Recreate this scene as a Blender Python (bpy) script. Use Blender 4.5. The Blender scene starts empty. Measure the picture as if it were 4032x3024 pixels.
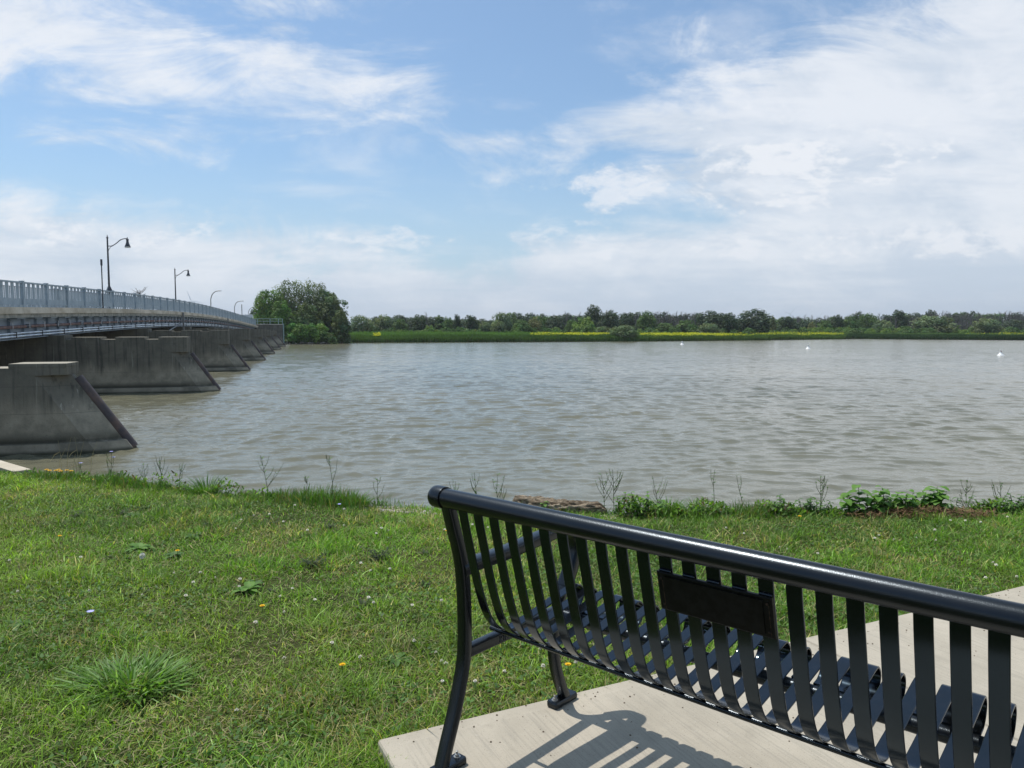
import bpy, math, random
import numpy as np
from mathutils import Vector, Matrix

random.seed(7)
rng = np.random.default_rng(11)
S = bpy.context.scene
COL = S.collection
R = math.radians

# ------------------------------------------------------------------ camera
EYE = 3.20            # eye above the water; the pad top is 1.45 below the eye
PAD = 1.75
F = 3026.0
PITCH = math.atan((1512 - 1291) / F)
cam = bpy.data.cameras.new('camera')
cam.sensor_width = 36
cam.lens = 36 * F / 4032
cam.clip_start = 0.05
cam.clip_end = 30000
co = bpy.data.objects.new('camera', cam)
COL.objects.link(co)
co.location = (0, 0, EYE)
co.rotation_euler = (math.pi / 2 - PITCH, 0, 0)
S.camera = co

# ------------------------------------------------------------------ light
SUN_EL = 66.6
SUN_AZ = -54.9        # degrees clockwise from +Y (negative = left of the view)
S.view_settings.view_transform = 'Standard'
S.view_settings.look = 'None'
S.view_settings.exposure = 0.0
S.view_settings.gamma = 1.0
S.render.engine = 'CYCLES'
sd = bpy.data.lights.new('sun', 'SUN')
sd.energy = 4.3
sd.angle = R(0.55)
sd.color = (1.0, 0.955, 0.88)
so = bpy.data.objects.new('sun', sd)
COL.objects.link(so)
sdir = Vector((math.cos(R(SUN_EL)) * math.sin(R(SUN_AZ)), math.cos(R(SUN_EL)) * math.cos(R(SUN_AZ)), math.sin(R(SUN_EL))))
so.rotation_euler = sdir.to_track_quat('Z', 'Y').to_euler()
so.location = (-20, 10, 40)


class X:
    """math-node expressions"""
    def __init__(s, nt, v): s.nt, s.v = nt, v
    def op(s, o, *a, clamp=False):
        n = s.nt.nodes.new('ShaderNodeMath'); n.operation = o; n.use_clamp = clamp
        for i, q in enumerate((s,) + a):
            q = q.v if isinstance(q, X) else q
            if isinstance(q, (int, float)): n.inputs[i].default_value = q
            else: s.nt.links.new(q, n.inputs[i])
        return X(s.nt, n.outputs[0])
    def __add__(s, o): return s.op('ADD', o)
    def __sub__(s, o): return s.op('SUBTRACT', o)
    def __mul__(s, o): return s.op('MULTIPLY', o)
    def __truediv__(s, o): return s.op('DIVIDE', o)
    def max(s, o): return s.op('MAXIMUM', o)
    def min(s, o): return s.op('MINIMUM', o)
    def abs(s): return s.op('ABSOLUTE')
    def clamp(s): return s.op('ADD', 0.0, clamp=True)
    def sq(s): return s.op('MULTIPLY', s)
    def sqrt(s): return s.op('SQRT')
    def ss(s, a, b):
        n = s.nt.nodes.new('ShaderNodeMapRange'); n.interpolation_type = 'SMOOTHSTEP'
        s.nt.links.new(s.v, n.inputs[0]); n.inputs[1].default_value = a; n.inputs[2].default_value = b
        return X(s.nt, n.outputs[0])


def xyz(nt, x, y, z=0.0):
    n = nt.nodes.new('ShaderNodeCombineXYZ')
    for i, q in enumerate((x, y, z)):
        if isinstance(q, X): nt.links.new(q.v, n.inputs[i])
        else: n.inputs[i].default_value = q
    return n.outputs[0]


def noise(nt, vec, scale=1.0, detail=4.0, rough=0.5, dist=0.0, lac=2.0, color=False):
    n = nt.nodes.new('ShaderNodeTexNoise')
    if vec is not None: nt.links.new(vec, n.inputs['Vector'])
    n.inputs['Scale'].default_value = scale; n.inputs['Detail'].default_value = detail
    n.inputs['Roughness'].default_value = rough; n.inputs['Distortion'].default_value = dist
    n.inputs['Lacunarity'].default_value = lac
    return n.outputs['Color'] if color else X(nt, n.outputs[0])


def mixc(nt, f, a, b, mode='MIX'):
    n = nt.nodes.new('ShaderNodeMix'); n.data_type = 'RGBA'; n.blend_type = mode
    if isinstance(f, X): f = f.v
    for i, q in ((0, f), (6, a), (7, b)):
        if isinstance(q, (int, float)): n.inputs[i].default_value = q
        elif isinstance(q, tuple): n.inputs[i].default_value = (*q, 1) if len(q) == 3 else q
        else: nt.links.new(q, n.inputs[i])
    return n.outputs[2]


# ------------------------------------------------------------------ world: sky with a thin cloud layer
W = bpy.data.worlds.new('World')
S.world = W
W.use_nodes = True
nt = W.node_tree
nt.nodes.clear()
sky = nt.nodes.new('ShaderNodeTexSky')
sky.sky_type = 'NISHITA'
sky.sun_disc = False
sky.sun_elevation = R(SUN_EL)
sky.sun_rotation = R(SUN_AZ)
sky.air_density = 1.0
sky.dust_density = 1.2
sky.ozone_density = 1.6
tc = nt.nodes.new('ShaderNodeTexCoord')
sp = nt.nodes.new('ShaderNodeSeparateXYZ')
nt.links.new(tc.outputs['Generated'], sp.inputs[0])
dx, dy, dz = (X(nt, sp.outputs[i]) for i in range(3))
hy = dy.max(0.15)
a = dx / hy
e = dz / hy
zz = dz.max(0.0) + 0.10
qx, qy = dx / zz, dy / zz
q = xyz(nt, qx, qy, 0.0)
q2 = xyz(nt, qx * 0.55 + qy * 0.25, qy * 0.8, 3.7)
warp = noise(nt, q, 1.1, 4, 0.55)
n1 = noise(nt, q2, 1.25, 9, 0.60, 0.45)            # large streaky fields
n2 = noise(nt, xyz(nt, a * 1.0 + e * 0.4, e * 1.9, 1.3), 6.5, 9, 0.64, 0.5)   # cauliflower detail
n3 = noise(nt, xyz(nt, a * 0.8, e * 3.0, 7.1), 3.2, 7, 0.6, 0.35)
# low cumulus lumps sitting in the veil
n5 = noise(nt, xyz(nt, a * .7 + e * .5, e * 5.0, 2.2), 3.0, 6, 0.6, 0.4)
n4 = noise(nt, xyz(nt, a * 1.0, e * 2.1, 5.5), 11.0, 8, 0.62, 0.1)
# masks in the direction of the sky
mA = (((a + 0.60) / 0.50).sq() + ((e - 0.375 + (a + 0.6) * 0.10) / 0.15).sq()).sqrt() * -1.0 + 1.0
mC = ((a - 0.035) * 0.36 - (e - 0.275) * 0.93) * 8.5
mC = mC.min(((e - 0.205) + (a - 0.07) * 0.42) * 7.5 + 0.15)
lineB = (((a + 0.12).abs()) * 0.135 + 0.112)
mB = (lineB - e) * 8.5
m = mA.max(mC.max(mB))
n6 = noise(nt, xyz(nt, a * .9 + e * .9, e * 2.2 - a * .35, 8.8), 4.2, 10, 0.66, 0.7)
cov = (m - mA.ss(0.0, 0.6) * 0.16) * 0.95 + (n1 - 0.5) * 1.1 + (n2 - 0.5) * 0.8 + (n6 - 0.5) * 2.2
wisp = (n3 * 0.6 + n2 * 0.4).ss(0.53, 0.72) * 0.42
c = cov.ss(-0.10, 0.66) * 0.90
puff = ((((a - 0.28) / 0.25).sq() + ((e - 0.175 - a * .08) / 0.060).sq()).sqrt() * -1.0 + 1.0) * 0.75 + (n4 - 0.5) * 3.6
puff2 = (((e - 0.115) / 0.05).sq() * -1.0 + 0.42) + (n4 - 0.5) * 3.6 + ((a + 0.1).ss(-0.3, 0.5) - 1.0) * 0.35
c = c.max(wisp)
inten = (n2 - 0.5) * 1.0 + (n1 - 0.5) * 0.5 + (n5 - 0.5) * 0.9 + 1.04
inten = inten - e.ss(0.14, 0.0) * 0.22 - a.ss(0.25, 0.6) * e.ss(.25, .05) * 0.16 + mA.ss(0.1, 0.9) * 0.18
pf = puff.ss(0.0, 0.55).max(puff2.ss(0.12, 0.60) * 0.75) * (dy.ss(0.0, 0.2))
inten = inten + pf * ((n4 - 0.5) * 3.4 + (n2 - 0.5) * 2.0 + 0.02)
c = c + (c * -1.0 + 1.0) * pf * 0.72
veil = (e.ss(0.0, 0.28) * -0.64 + 0.68) * dy.ss(-0.1, 0.2)
veil = veil.max(0.11).max(dz.ss(0.38, 0.75) * 0.50)
WS = 0.124
cl_col = nt.nodes.new('ShaderNodeMix'); cl_col.data_type = 'RGBA'
darkc = (4.9, 5.6, 6.5, 1)
litc = (7.1, 7.35, 7.75, 1)
cl_col.inputs[6].default_value = darkc; cl_col.inputs[7].default_value = litc
nt.links.new((inten - 0.70).ss(0.0, 0.55).v, cl_col.inputs[0])
tint = mixc(nt, 1.0, sky.outputs[0], (.82, 1.01, 1.12), 'MULTIPLY')
base = mixc(nt, veil, tint, (4.2, 5.5, 6.7))
allc = mixc(nt, c, base, cl_col.outputs[2])
bg = nt.nodes.new('ShaderNodeBackground')
bg.inputs[1].default_value = WS
nt.links.new(allc, bg.inputs[0])
wo = nt.nodes.new('ShaderNodeOutputWorld')
nt.links.new(bg.outputs[0], wo.inputs[0])

# ------------------------------------------------------------------ helpers
def ray(px, py):
    d = ((px - 2016) / F, 1.0, -(py - 1512) / F)
    return Vector((d[0], math.cos(PITCH) + d[2] * math.sin(PITCH), -math.sin(PITCH) + d[2] * math.cos(PITCH)))

def G(px, py, z=PAD - 0.02):
    """where a sight line meets the level z"""
    d = ray(px, py)
    return Vector((0, 0, EYE)) + d * ((z - EYE) / d.z)

def AT(px, py, depth):
    """point at a forward distance (depth along world Y)"""
    d = ray(px, py)
    return Vector((0, 0, EYE)) + d * (depth / d.y)

def catmull(pts, n=6):
    P = [np.array(p, float) for p in pts]
    P = [2 * P[0] - P[1]] + P + [2 * P[-1] - P[-2]]
    out = []
    for i in range(1, len(P) - 2):
        for k in range(n):
            t = k / n
            out.append(0.5 * ((2 * P[i]) + (P[i + 1] - P[i - 1]) * t + (2 * P[i - 1] - 5 * P[i] + 4 * P[i + 1] - P[i + 2]) * t * t
                              + (-P[i - 1] + 3 * P[i] - 3 * P[i + 1] + P[i + 2]) * t ** 3))
    out.append(P[-2])
    return out


class MB:
    def __init__(s): s.v, s.f, s.mi = [], [], []
    def box(s, x0, x1, y0, y1, z0, z1, bev=0.0):
        if bev <= 0:
            n = len(s.v)
            s.v += [(x, y, z) for z in (z0, z1) for y in (y0, y1) for x in (x0, x1)]
            s.f += [tuple(n + i for i in q) for q in ((0, 2, 3, 1), (4, 5, 7, 6), (0, 1, 5, 4), (2, 6, 7, 3), (0, 4, 6, 2), (1, 3, 7, 5))]
        else:
            b = bev
            ring = lambda i, z: [(x0 + i, y0 + b, z), (x0 + b, y0 + i, z), (x1 - b, y0 + i, z), (x1 - i, y0 + b, z), (x1 - i, y1 - b, z), (x1 - b, y1 - i, z), (x0 + b, y1 - i, z), (x0 + i, y1 - b, z)]
            s.loft([ring(b * .6, z0), ring(0, z0 + b), ring(0, z1 - b), ring(b * .6, z1)], True)
        return s
    def loft(s, rings, cap=True, closed=True):
        n = len(s.v); m = len(rings[0])
        for r in rings: s.v += [tuple(map(float, p)) for p in r]
        for i in range(len(rings) - 1):
            for k in range(m if closed else m - 1):
                k2 = (k + 1) % m
                s.f.append((n + i * m + k, n + i * m + k2, n + (i + 1) * m + k2, n + (i + 1) * m + k))
        if cap:
            s.f.append(tuple(n + k for k in range(m))[::-1])
            s.f.append(tuple(n + (len(rings) - 1) * m + k for k in range(m)))
        return s
    def tube(s, pts, r, seg=8, cap=True):
        pts = [Vector(p) for p in pts]
        rr = r if isinstance(r, (list, tuple)) else [r] * len(pts)
        up = Vector((0, 0, 1)); rings = []
        prev = None
        for i, p in enumerate(pts):
            t = (pts[min(i + 1, len(pts) - 1)] - pts[max(i - 1, 0)])
            t = t.normalized() if t.length > 1e-9 else Vector((0, 0, 1))
            if prev is None:
                x = t.cross(up if abs(t.z) < .95 else Vector((1, 0, 0))).normalized()
            else:
                x = (prev - t * prev.dot(t)).normalized()
            prev = x
            y = t.cross(x)
            rings.append([p + (x * math.cos(2 * math.pi * k / seg) + y * math.sin(2 * math.pi * k / seg)) * rr[i] for k in range(seg)])
        s.loft(rings, cap)
        return s
    def lathe(s, prof, seg=16, c=(0, 0, 0)):
        s.loft([[(c[0] + r * math.cos(2 * math.pi * k / seg), c[1] + r * math.sin(2 * math.pi * k / seg), c[2] + z) for k in range(seg)] for r, z in prof], True)
        return s
    def prism(s, poly, h0, h1, fn):
        """poly of 2-D points extruded from h0 to h1; fn(p, h) -> xyz"""
        n = len(s.v); m = len(poly)
        s.v += [fn(p, h0) for p in poly] + [fn(p, h1) for p in poly]
        s.f += [(n + i, n + (i + 1) % m, n + m + (i + 1) % m, n + m + i) for i in range(m)]
        s.f += [tuple(n + i for i in range(m))[::-1], tuple(n + m + i for i in range(m))]
        return s
    def quad(s, *p):
        n = len(s.v); s.v += [tuple(map(float, q)) for q in p]; s.f.append(tuple(range(n, n + len(p)))); return s
    def build(s, name, mat, parent=None, smooth=False, loc=None, fix=True):
        me = bpy.data.meshes.new(name)
        me.from_pydata([tuple(map(float, v)) for v in s.v], [], s.f)
        if fix:
            import bmesh
            bm = bmesh.new(); bm.from_mesh(me); bmesh.ops.recalc_face_normals(bm, faces=bm.faces); bm.to_mesh(me); bm.free()
        for mm in (mat if isinstance(mat, (list, tuple)) else [mat]): me.materials.append(mm)
        if smooth:
            me.polygons.foreach_set('use_smooth', [True] * len(me.polygons))
            try: me.set_sharp_from_angle(angle=R(38))
            except Exception: pass
        o = bpy.data.objects.new(name, me)
        COL.objects.link(o)
        if parent: o.parent = parent
        if loc is not None: o.location = loc
        return o


def npmesh(name, V, Fq, mat, parent=None, col=None, smooth=False):
    """big meshes from numpy: V (n,3), Fq (m,k)"""
    me = bpy.data.meshes.new(name)
    k = Fq.shape[1]
    me.vertices.add(len(V)); me.vertices.foreach_set('co', np.ascontiguousarray(V, dtype=np.float32).ravel())
    me.loops.add(Fq.size); me.loops.foreach_set('vertex_index', np.ascontiguousarray(Fq, dtype=np.int32).ravel())
    me.polygons.add(len(Fq)); me.polygons.foreach_set('loop_start', np.arange(0, Fq.size, k, dtype=np.int32))
    me.polygons.foreach_set('loop_total', np.full(len(Fq), k, dtype=np.int32))
    if smooth: me.polygons.foreach_set('use_smooth', np.ones(len(Fq), dtype=bool))
    me.update(calc_edges=True)
    if col is not None:
        at = me.color_attributes.new('tone', 'FLOAT_COLOR', 'POINT')
        c4 = np.ones((len(V), 4), np.float32); c4[:, :3] = col
        at.data.foreach_set('color', c4.ravel())
    me.materials.append(mat)
    o = bpy.data.objects.new(name, me); COL.objects.link(o)
    if parent: o.parent = parent
    return o


def tag(o, label=None, cat=None, group=None, kind=None):
    for k, v in (('label', label), ('category', cat), ('group', group), ('kind', kind)):
        if v: o[k] = v
    return o

def thing(name, label, cat, loc=(0, 0, 0), rz=0.0, group=None):
    o = bpy.data.objects.new(name, None); COL.objects.link(o)
    o.empty_display_size = 0.2
    o.location = loc; o.rotation_euler = (0, 0, rz)
    return tag(o, label, cat, group)

def dup(root, loc, rz=0.0, sc=(1, 1, 1), label=None, group=None):
    def cp(o, par):
        c = o.copy(); COL.objects.link(c); c.parent = par
        for ch in o.children: cp(ch, c)
        return c
    kids = list(root.children)
    r = root.copy(); COL.objects.link(r)
    for ch in kids: cp(ch, r)
    r.location = loc; r.rotation_euler = (0, 0, rz); r.scale = sc
    if label: r['label'] = label
    if group: r['group'] = group
    return r

# ------------------------------------------------------------------ materials
def mat(name, color=(.5, .5, .5), rough=.6, metal=0.0, spec=.5, build=None):
    m = bpy.data.materials.new(name); m.use_nodes = True
    nt = m.node_tree; b = nt.nodes['Principled BSDF']
    b.inputs['Base Color'].default_value = (*color, 1)
    b.inputs['Roughness'].default_value = rough
    b.inputs['Metallic'].default_value = metal
    b.inputs['Specular IOR Level'].default_value = spec
    if build: build(nt, b)
    return m

def objco(nt, out='Object'):
    t = nt.nodes.new('ShaderNodeTexCoord'); return t.outputs[out]
def sep(nt, v):
    s_ = nt.nodes.new('ShaderNodeSeparateXYZ'); nt.links.new(v, s_.inputs[0]); return [X(nt, s_.outputs[i]) for i in range(3)]
def bump(nt, b, h, strength=.3, dist=.01):
    n = nt.nodes.new('ShaderNodeBump'); n.inputs['Strength'].default_value = strength; n.inputs['Distance'].default_value = dist
    nt.links.new(h.v, n.inputs['Height']); nt.links.new(n.outputs[0], b.inputs['Normal']); return n
def setc(nt, b, c): nt.links.new(c, b.inputs['Base Color'])

def speckle(c1, c2, scale, lo=.4, hi=.6, bs=.2, bd=.01, det=6):
    def f(nt, b):
        o = objco(nt); n = noise(nt, o, scale, det, .6)
        setc(nt, b, mixc(nt, n.ss(lo, hi), c1, c2)); bump(nt, b, n, bs, bd)
    return f

def f_blackmetal(nt, b):
    o = objco(nt)
    n = noise(nt, o, 420, 2, .5)
    n2 = noise(nt, o, 6, 4, .6)
    setc(nt, b, mixc(nt, n2.ss(.35, .75), (.004, .0045, .005), (.008, .0085, .009)))
    bump(nt, b, n, .33, .0009)
    b.inputs['Coat Weight'].default_value = .12
    b.inputs['Coat Roughness'].default_value = .22
M_black = mat('black powder coat', rough=.26, spec=.42, build=f_blackmetal)
M_black.node_tree.nodes['Principled BSDF'].inputs['Specular Tint'].default_value = (.72, .86, 1.0, 1)  # bluish sky sheen painted in through the reflection tint; the coat is black
M_blackflat = mat('black strap coat', (.004, .0042, .0045), .15, 0, .66, speckle((.0020, .0025, .003), (.004, .004, .0045), 30, bs=.04, bd=.002))
M_plaque = mat('black plaque plate', (.005, .005, .005), .45, 0, .12, speckle((.003, .0035, .003), (.007, .0075, .007), 40, bs=.08))
M_ruststain = mat('dull rust stain', (.03, .02, .012), .7, 0, .2, speckle((.015, .011, .008), (.05, .03, .018), 80))
M_rust = mat('rust', (.16, .07, .03), .85, 0, .2, speckle((.10, .045, .022), (.26, .13, .06), 60))
M_steelbolt = mat('zinc bolt', (.42, .42, .40), .35, .8)

def f_pad(nt, b):
    o = objco(nt); x, y, z = sep(nt, o)
    v = xyz(nt, x * 1.0, y * .035, z)
    br = noise(nt, v, 95, 5, .62)
    br2 = noise(nt, v, 26, 3, .5)
    big = noise(nt, o, 1.9, 6, .62)
    sp_ = noise(nt, o, 190, 2, .5)
    pit = noise(nt, o, 60, 3, .6)
    # trowelled margin round the slab edge
    edge = x.min(y * -1.0).ss(.055, .07)
    c0 = mixc(nt, big.ss(.3, .72), (.330, .295, .235), (.43, .385, .31))
    c1 = mixc(nt, (br.ss(.46, .66) * edge) * .45, c0, (.26, .24, .20))
    c2 = mixc(nt, sp_.ss(.62, .70) * .7, c1, (.17, .15, .12))
    c2 = mixc(nt, noise(nt, o, 7, 6, .7).ss(.56, .72) * .30, c2, (.25, .225, .18))
    c3 = mixc(nt, pit.ss(.66, .74) * .35, c2, (.56, .53, .48))
    setc(nt, b, c3)
    bump(nt, b, (br * .7 + br2 * .6) * edge + sp_ * .12, .55, .0035)
M_pad = mat('broomed concrete', rough=.85, spec=.25, build=f_pad)

def f_pier(nt, b):
    o = objco(nt); x, y, z = sep(nt, o)
    st = noise(nt, xyz(nt, x * 1.0, y * 1.0, z * .10), 2.6, 6, .62)
    st2 = noise(nt, xyz(nt, x, y, z * .05), 7.5, 4, .6)
    bl = noise(nt, o, 1.1, 7, .66)
    fine = noise(nt, o, 26, 4, .6)
    wet = z.ss(.30, .62) * -1.0 + 1.0
    c = mixc(nt, bl.ss(.34, .68), (.20, .185, .145), (.38, .345, .27))
    top = (z + (st - .5) * 1.3 + (bl - .5) * .9).ss(.95, 1.65)
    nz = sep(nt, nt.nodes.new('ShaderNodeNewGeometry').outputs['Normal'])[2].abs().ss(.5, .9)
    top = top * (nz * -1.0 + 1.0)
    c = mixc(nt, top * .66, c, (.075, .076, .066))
    c = mixc(nt, nz * .7, c, (.36, .33, .27))  # upward faces lightened: the sunlit look of the tops is put into the colour
    c = mixc(nt, (st2.ss(.50, .66) * top) * .55, c, (.035, .038, .036))
    c = mixc(nt, (noise(nt, xyz(nt, x, y, z * .04), 11., 3, .6).ss(.63, .70) * z.ss(.5, 1.2)) * .5, c, (.42, .41, .36))
    c = mixc(nt, bl.ss(.60, .68) * .45, c, (.07, .072, .058))
    c = mixc(nt, (wet * (z.ss(.25, .29)) * bl.ss(.3, .5)) * .85, c, (.035, .036, .026))
    c = mixc(nt, (z.ss(.13, .02)) * .85, c, (.03, .034, .02))
    c = mixc(nt, fine.ss(.62, .7) * .3, c, (.05, .05, .045))
    seam = ((z * 1.45).op('FRACT') - .5).abs().ss(.0, .012) * -1.0 + 1.0
    c = mixc(nt, seam * .55, c, (.05, .05, .045))
    setc(nt, b, c); bump(nt, b, fine * .5 + bl * 2.0 - seam * .6, .5, .03)
M_pier = mat('weathered dam concrete', rough=.92, spec=.2, build=f_pier)
def f_curb(nt, b):
    o = objco(nt); x, y, z = sep(nt, o)
    n = noise(nt, xyz(nt, x * .35, y * .35, z * .6), 1.4, 6, .66); n2 = noise(nt, o, 9, 5, .6)
    c = mixc(nt, n.ss(.34, .66), (.42, .365, .28), (.66, .60, .50))
    c = mixc(nt, n2.ss(.58, .7) * .5, c, (.22, .19, .145))
    setc(nt, b, c); bump(nt, b, n2, .3, .01)
M_curb = mat('tan bridge concrete', rough=.9, spec=.2, build=f_curb)
M_slab = mat('grey slab concrete', (.2, .2, .185), .9, 0, .2, speckle((.24, .245, .22), (.38, .37, .33), 3))
M_girder = mat('blue grey girder paint', (.16, .21, .26), .55, 0, .4, speckle((.22, .28, .35), (.31, .38, .46), 1.2, .3, .7))
M_rail = mat('blue grey railing paint', (.27, .33, .37), .5, 0, .4, speckle((.27, .34, .39), (.36, .43, .48), 2.5, .3, .7, .05))
M_paintgreen = mat('pale green railing paint', (.30, .40, .38), .5, 0, .4, speckle((.22, .31, .29), (.32, .42, .38), 3, bs=.05))
M_pipe = mat('rusty brown pipe', (.12, .075, .07), .7, 0, .3, speckle((.14, .095, .09), (.24, .15, .13), 3))
M_conduit = mat('galvanised conduit', (.46, .49, .52), .35, .5, .5, speckle((.48, .50, .53), (.75, .77, .79), 1.3, .35, .62, .05))
M_noserust = mat('purple brown rusted steel', (.06, .045, .05), .55, .2, .4, speckle((.06, .05, .052), (.13, .085, .065), 2.2, .42, .72))
M_dark = mat('dark painted metal', (.03, .034, .045), .45, 0, .5)
M_lampgrey = mat('grey galvanised pole', (.22, .22, .22), .5, .4)
M_white = mat('white paint', (.75, .75, .74), .5)
M_glassw = mat('lamp lens', (.7, .7, .66), .3)
M_orange = mat('orange band', (.55, .22, .10), .6)
M_asph = mat('asphalt', (.05, .05, .05), .9, 0, .2, speckle((.04, .04, .042), (.065, .064, .062), 8))
M_tyre = mat('rubber', (.015, .015, .015), .8)
M_window = mat('dark window glass', (.02, .025, .03), .08, 0, .6)
M_yellow = mat('yellow sign sheet', (.75, .38, .02), .5)
M_roof = mat('grey roof shingles', (.12, .115, .11), .9, 0, .2, speckle((.09, .085, .08), (.15, .14, .13), 3))
M_bluew = mat('blue paint', (.12, .22, .45), .5)

def attr_mat(name, rough=.6, spec=.25, trans=0.0, nscale=None, hue=None):
    def f(nt, b):
        n = nt.nodes.new('ShaderNodeAttribute'); n.attribute_name = 'tone'
        c = n.outputs['Color']
        setc(nt, b, c)
        if trans > 0:
            out = nt.nodes['Material Output']
            tr = nt.nodes.new('ShaderNodeBsdfTranslucent')
            tc_ = mixc(nt, 1.0, c, (1.4, 1.5, .55), 'MULTIPLY')
            nt.links.new(tc_, tr.inputs[0])
            mx = nt.nodes.new('ShaderNodeMixShader'); mx.inputs[0].default_value = trans
            nt.links.new(b.outputs[0], mx.inputs[1]); nt.links.new(tr.outputs[0], mx.inputs[2])
            nt.links.new(mx.outputs[0], out.inputs[0])
    return mat(name, rough=rough, spec=spec, build=f)
M_grass = attr_mat('grass blades', .55, .3, .38)
M_leaf = attr_mat('leaves', .6, .22, .22)
M_reed = attr_mat('reeds', .7, .15, .22)
def f_bark(nt, b):
    o = objco(nt); n = noise(nt, o, 4, 6, .7)
    setc(nt, b, mixc(nt, n.ss(.35, .65), (.05, .042, .035), (.13, .11, .095))); bump(nt, b, n, .6, .05)
M_bark = mat('bark', rough=.95, spec=.1, build=f_bark)
M_dead = mat('dead grey wood', (.17, .155, .15), .95, 0, .1, speckle((.12, .11, .11), (.22, .20, .195), 6))
def f_soil(nt, b):
    o = objco(nt); n = noise(nt, o, 1.1, 6, .6); n2 = noise(nt, o, 45, 4, .6)
    c = mixc(nt, n.ss(.35, .65), (.030, .050, .010), (.065, .070, .022))
    c = mixc(nt, n2.ss(.4, .65) * .6, c, (.045, .038, .02))
    setc(nt, b, c); bump(nt, b, n2, .6, .02)
M_soil = mat('lawn soil and thatch', rough=.95, spec=.1, build=f_soil)
M_land = mat('far land', (.05, .08, .02), .95, 0, .1, speckle((.035, .065, .015), (.07, .09, .03), .2, bs=.0))
M_bank = mat('bank mud', (.2, .17, .12), .95, 0, .1, speckle((.10, .085, .06), (.27, .23, .17), 6, bs=.6, bd=.03))

def f_water(nt, b):
    g = nt.nodes.new('ShaderNodeNewGeometry').outputs['Position']
    x, y, z = sep(nt, g)
    r = (x.sq() + y.sq()).sqrt()
    big = noise(nt, xyz(nt, x * .5, y * 1.0, 0.), .05, 4, .55)
    silt = noise(nt, xyz(nt, x * .25, y, 0.), .6, 4, .6)
    c = mixc(nt, big.ss(.35, .65), (.120, .117, .078), (.160, .152, .106))
    c = mixc(nt, silt.ss(.4, .7) * .35, c, (.185, .178, .128))
    setc(nt, b, c)
    b.inputs['IOR'].default_value = 1.333
    nr = noise(nt, xyz(nt, x * .8, y * 1.8, 0.), 3.6, 5, .62, .1)
    nb = noise(nt, xyz(nt, x * .55, y * 1.5, 2.), 1.3, 4, .55, .1)
    nf = noise(nt, xyz(nt, x, y * 1.4, 4.), 11., 4, .55, .2)
    far = r.ss(25, 90)
    h = nr * (r.ss(10, 30) * .20 + .22) + nf * (r.ss(12, 45) * -.16 + .18) + nb * (far * 1.6 + .1)
    gust = noise(nt, xyz(nt, x * .4, y, 9.), .035, 4, .55).ss(.35, .65) * .5 + .6
    bump(nt, b, h * gust, .55, .085)
    ro = nt.nodes.new('ShaderNodeMapRange')
    nt.links.new(r.v, ro.inputs[0]); ro.inputs[1].default_value = 15; ro.inputs[2].default_value = 160
    ro.inputs[3].default_value = .05; ro.inputs[4].default_value = .16
    nt.links.new(ro.outputs[0], b.inputs['Roughness'])
M_water = mat('silty river water', rough=.1, spec=.5, build=f_water)

# ------------------------------------------------------------------ bank edge of the near lawn
EDGE = np.array([(-60, 30), (-25, 17.5), (-12, 11.6), (-7.6, 9.0), (-5.44, 8.10), (-3.81, 7.50), (-2.29, 6.86), (-1.11, 6.50), (0, 6.28), (1.0, 6.25), (2.1, 6.30), (3.1, 6.30), (4.4, 6.45), (6.5, 6.8), (10, 7.8), (25, 10), (60, 14)], float)
def edge_y(x): return np.interp(x, EDGE[:, 0], EDGE[:, 1])

def vnoise(x, y, s=1.0, seed=0):
    """smooth value noise, numpy"""
    x = np.asarray(x) * s + 31.7 * seed; y = np.asarray(y) * s - 17.3 * seed
    xi = np.floor(x).astype(np.int64); yi = np.floor(y).astype(np.int64); fx = x - xi; fy = y - yi
    fx = fx * fx * (3 - 2 * fx); fy = fy * fy * (3 - 2 * fy)
    def h(a_, b_):
        k = (a_ * 374761393 + b_ * 668265263 + seed * 974711) & 0xffffffff
        k = ((k ^ (k >> 13)) * 1274126177) & 0xffffffff
        return ((k ^ (k >> 16)) & 0xffff) / 65535.0
    return (h(xi, yi) * (1 - fx) + h(xi + 1, yi) * fx) * (1 - fy) + (h(xi, yi + 1) * (1 - fx) + h(xi + 1, yi + 1) * fx) * fy
def fbm(x, y, s=1.0, seed=0, o=4):
    t = 0; a_ = .5; n = 0
    for i in range(o):
        t = t + a_ * vnoise(x, y, s * 2 ** i, seed + i); n += a_; a_ *= .5
    return t / n

def lawn_z(x, y):
    d = edge_y(x) - y
    z = PAD - .035 + (fbm(x, y, .9, 3) - .5) * .05 - .02
    drop = np.clip(-d, 0, None)
    z = z - np.minimum(drop * .95 + .0, 2.6)
    z = z - .04 * np.clip(1 - d / .5, 0, 1)
    return z

xs = np.concatenate([np.linspace(-60, -9, 30), np.linspace(-8.8, 8.8, 200), np.linspace(9, 60, 30)])
ts = np.concatenate([np.linspace(-14, -7, 8), np.linspace(-6.8, 0, 90), np.linspace(.04, 3.4, 40)])
XX, TT = np.meshgrid(xs, ts)
YY = edge_y(XX) + TT
ZZ = lawn_z(XX, YY)
Vn = np.stack([XX, YY, ZZ], -1).reshape(-1, 3)
nx_, ny_ = len(xs), len(ts)
I = (np.arange(ny_ - 1)[:, None] * nx_ + np.arange(nx_ - 1)[None]).ravel()
Fn = np.stack([I, I + 1, I + nx_ + 1, I + nx_], 1)
o = npmesh('ground', Vn, Fn, M_soil, smooth=True)
o.data.materials.append(M_bank)
mi = (np.repeat(ts[:-1], nx_ - 1) > .02).astype(np.int32)
o.data.polygons.foreach_set('material_index', mi)
tag(o, kind='structure')

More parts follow.
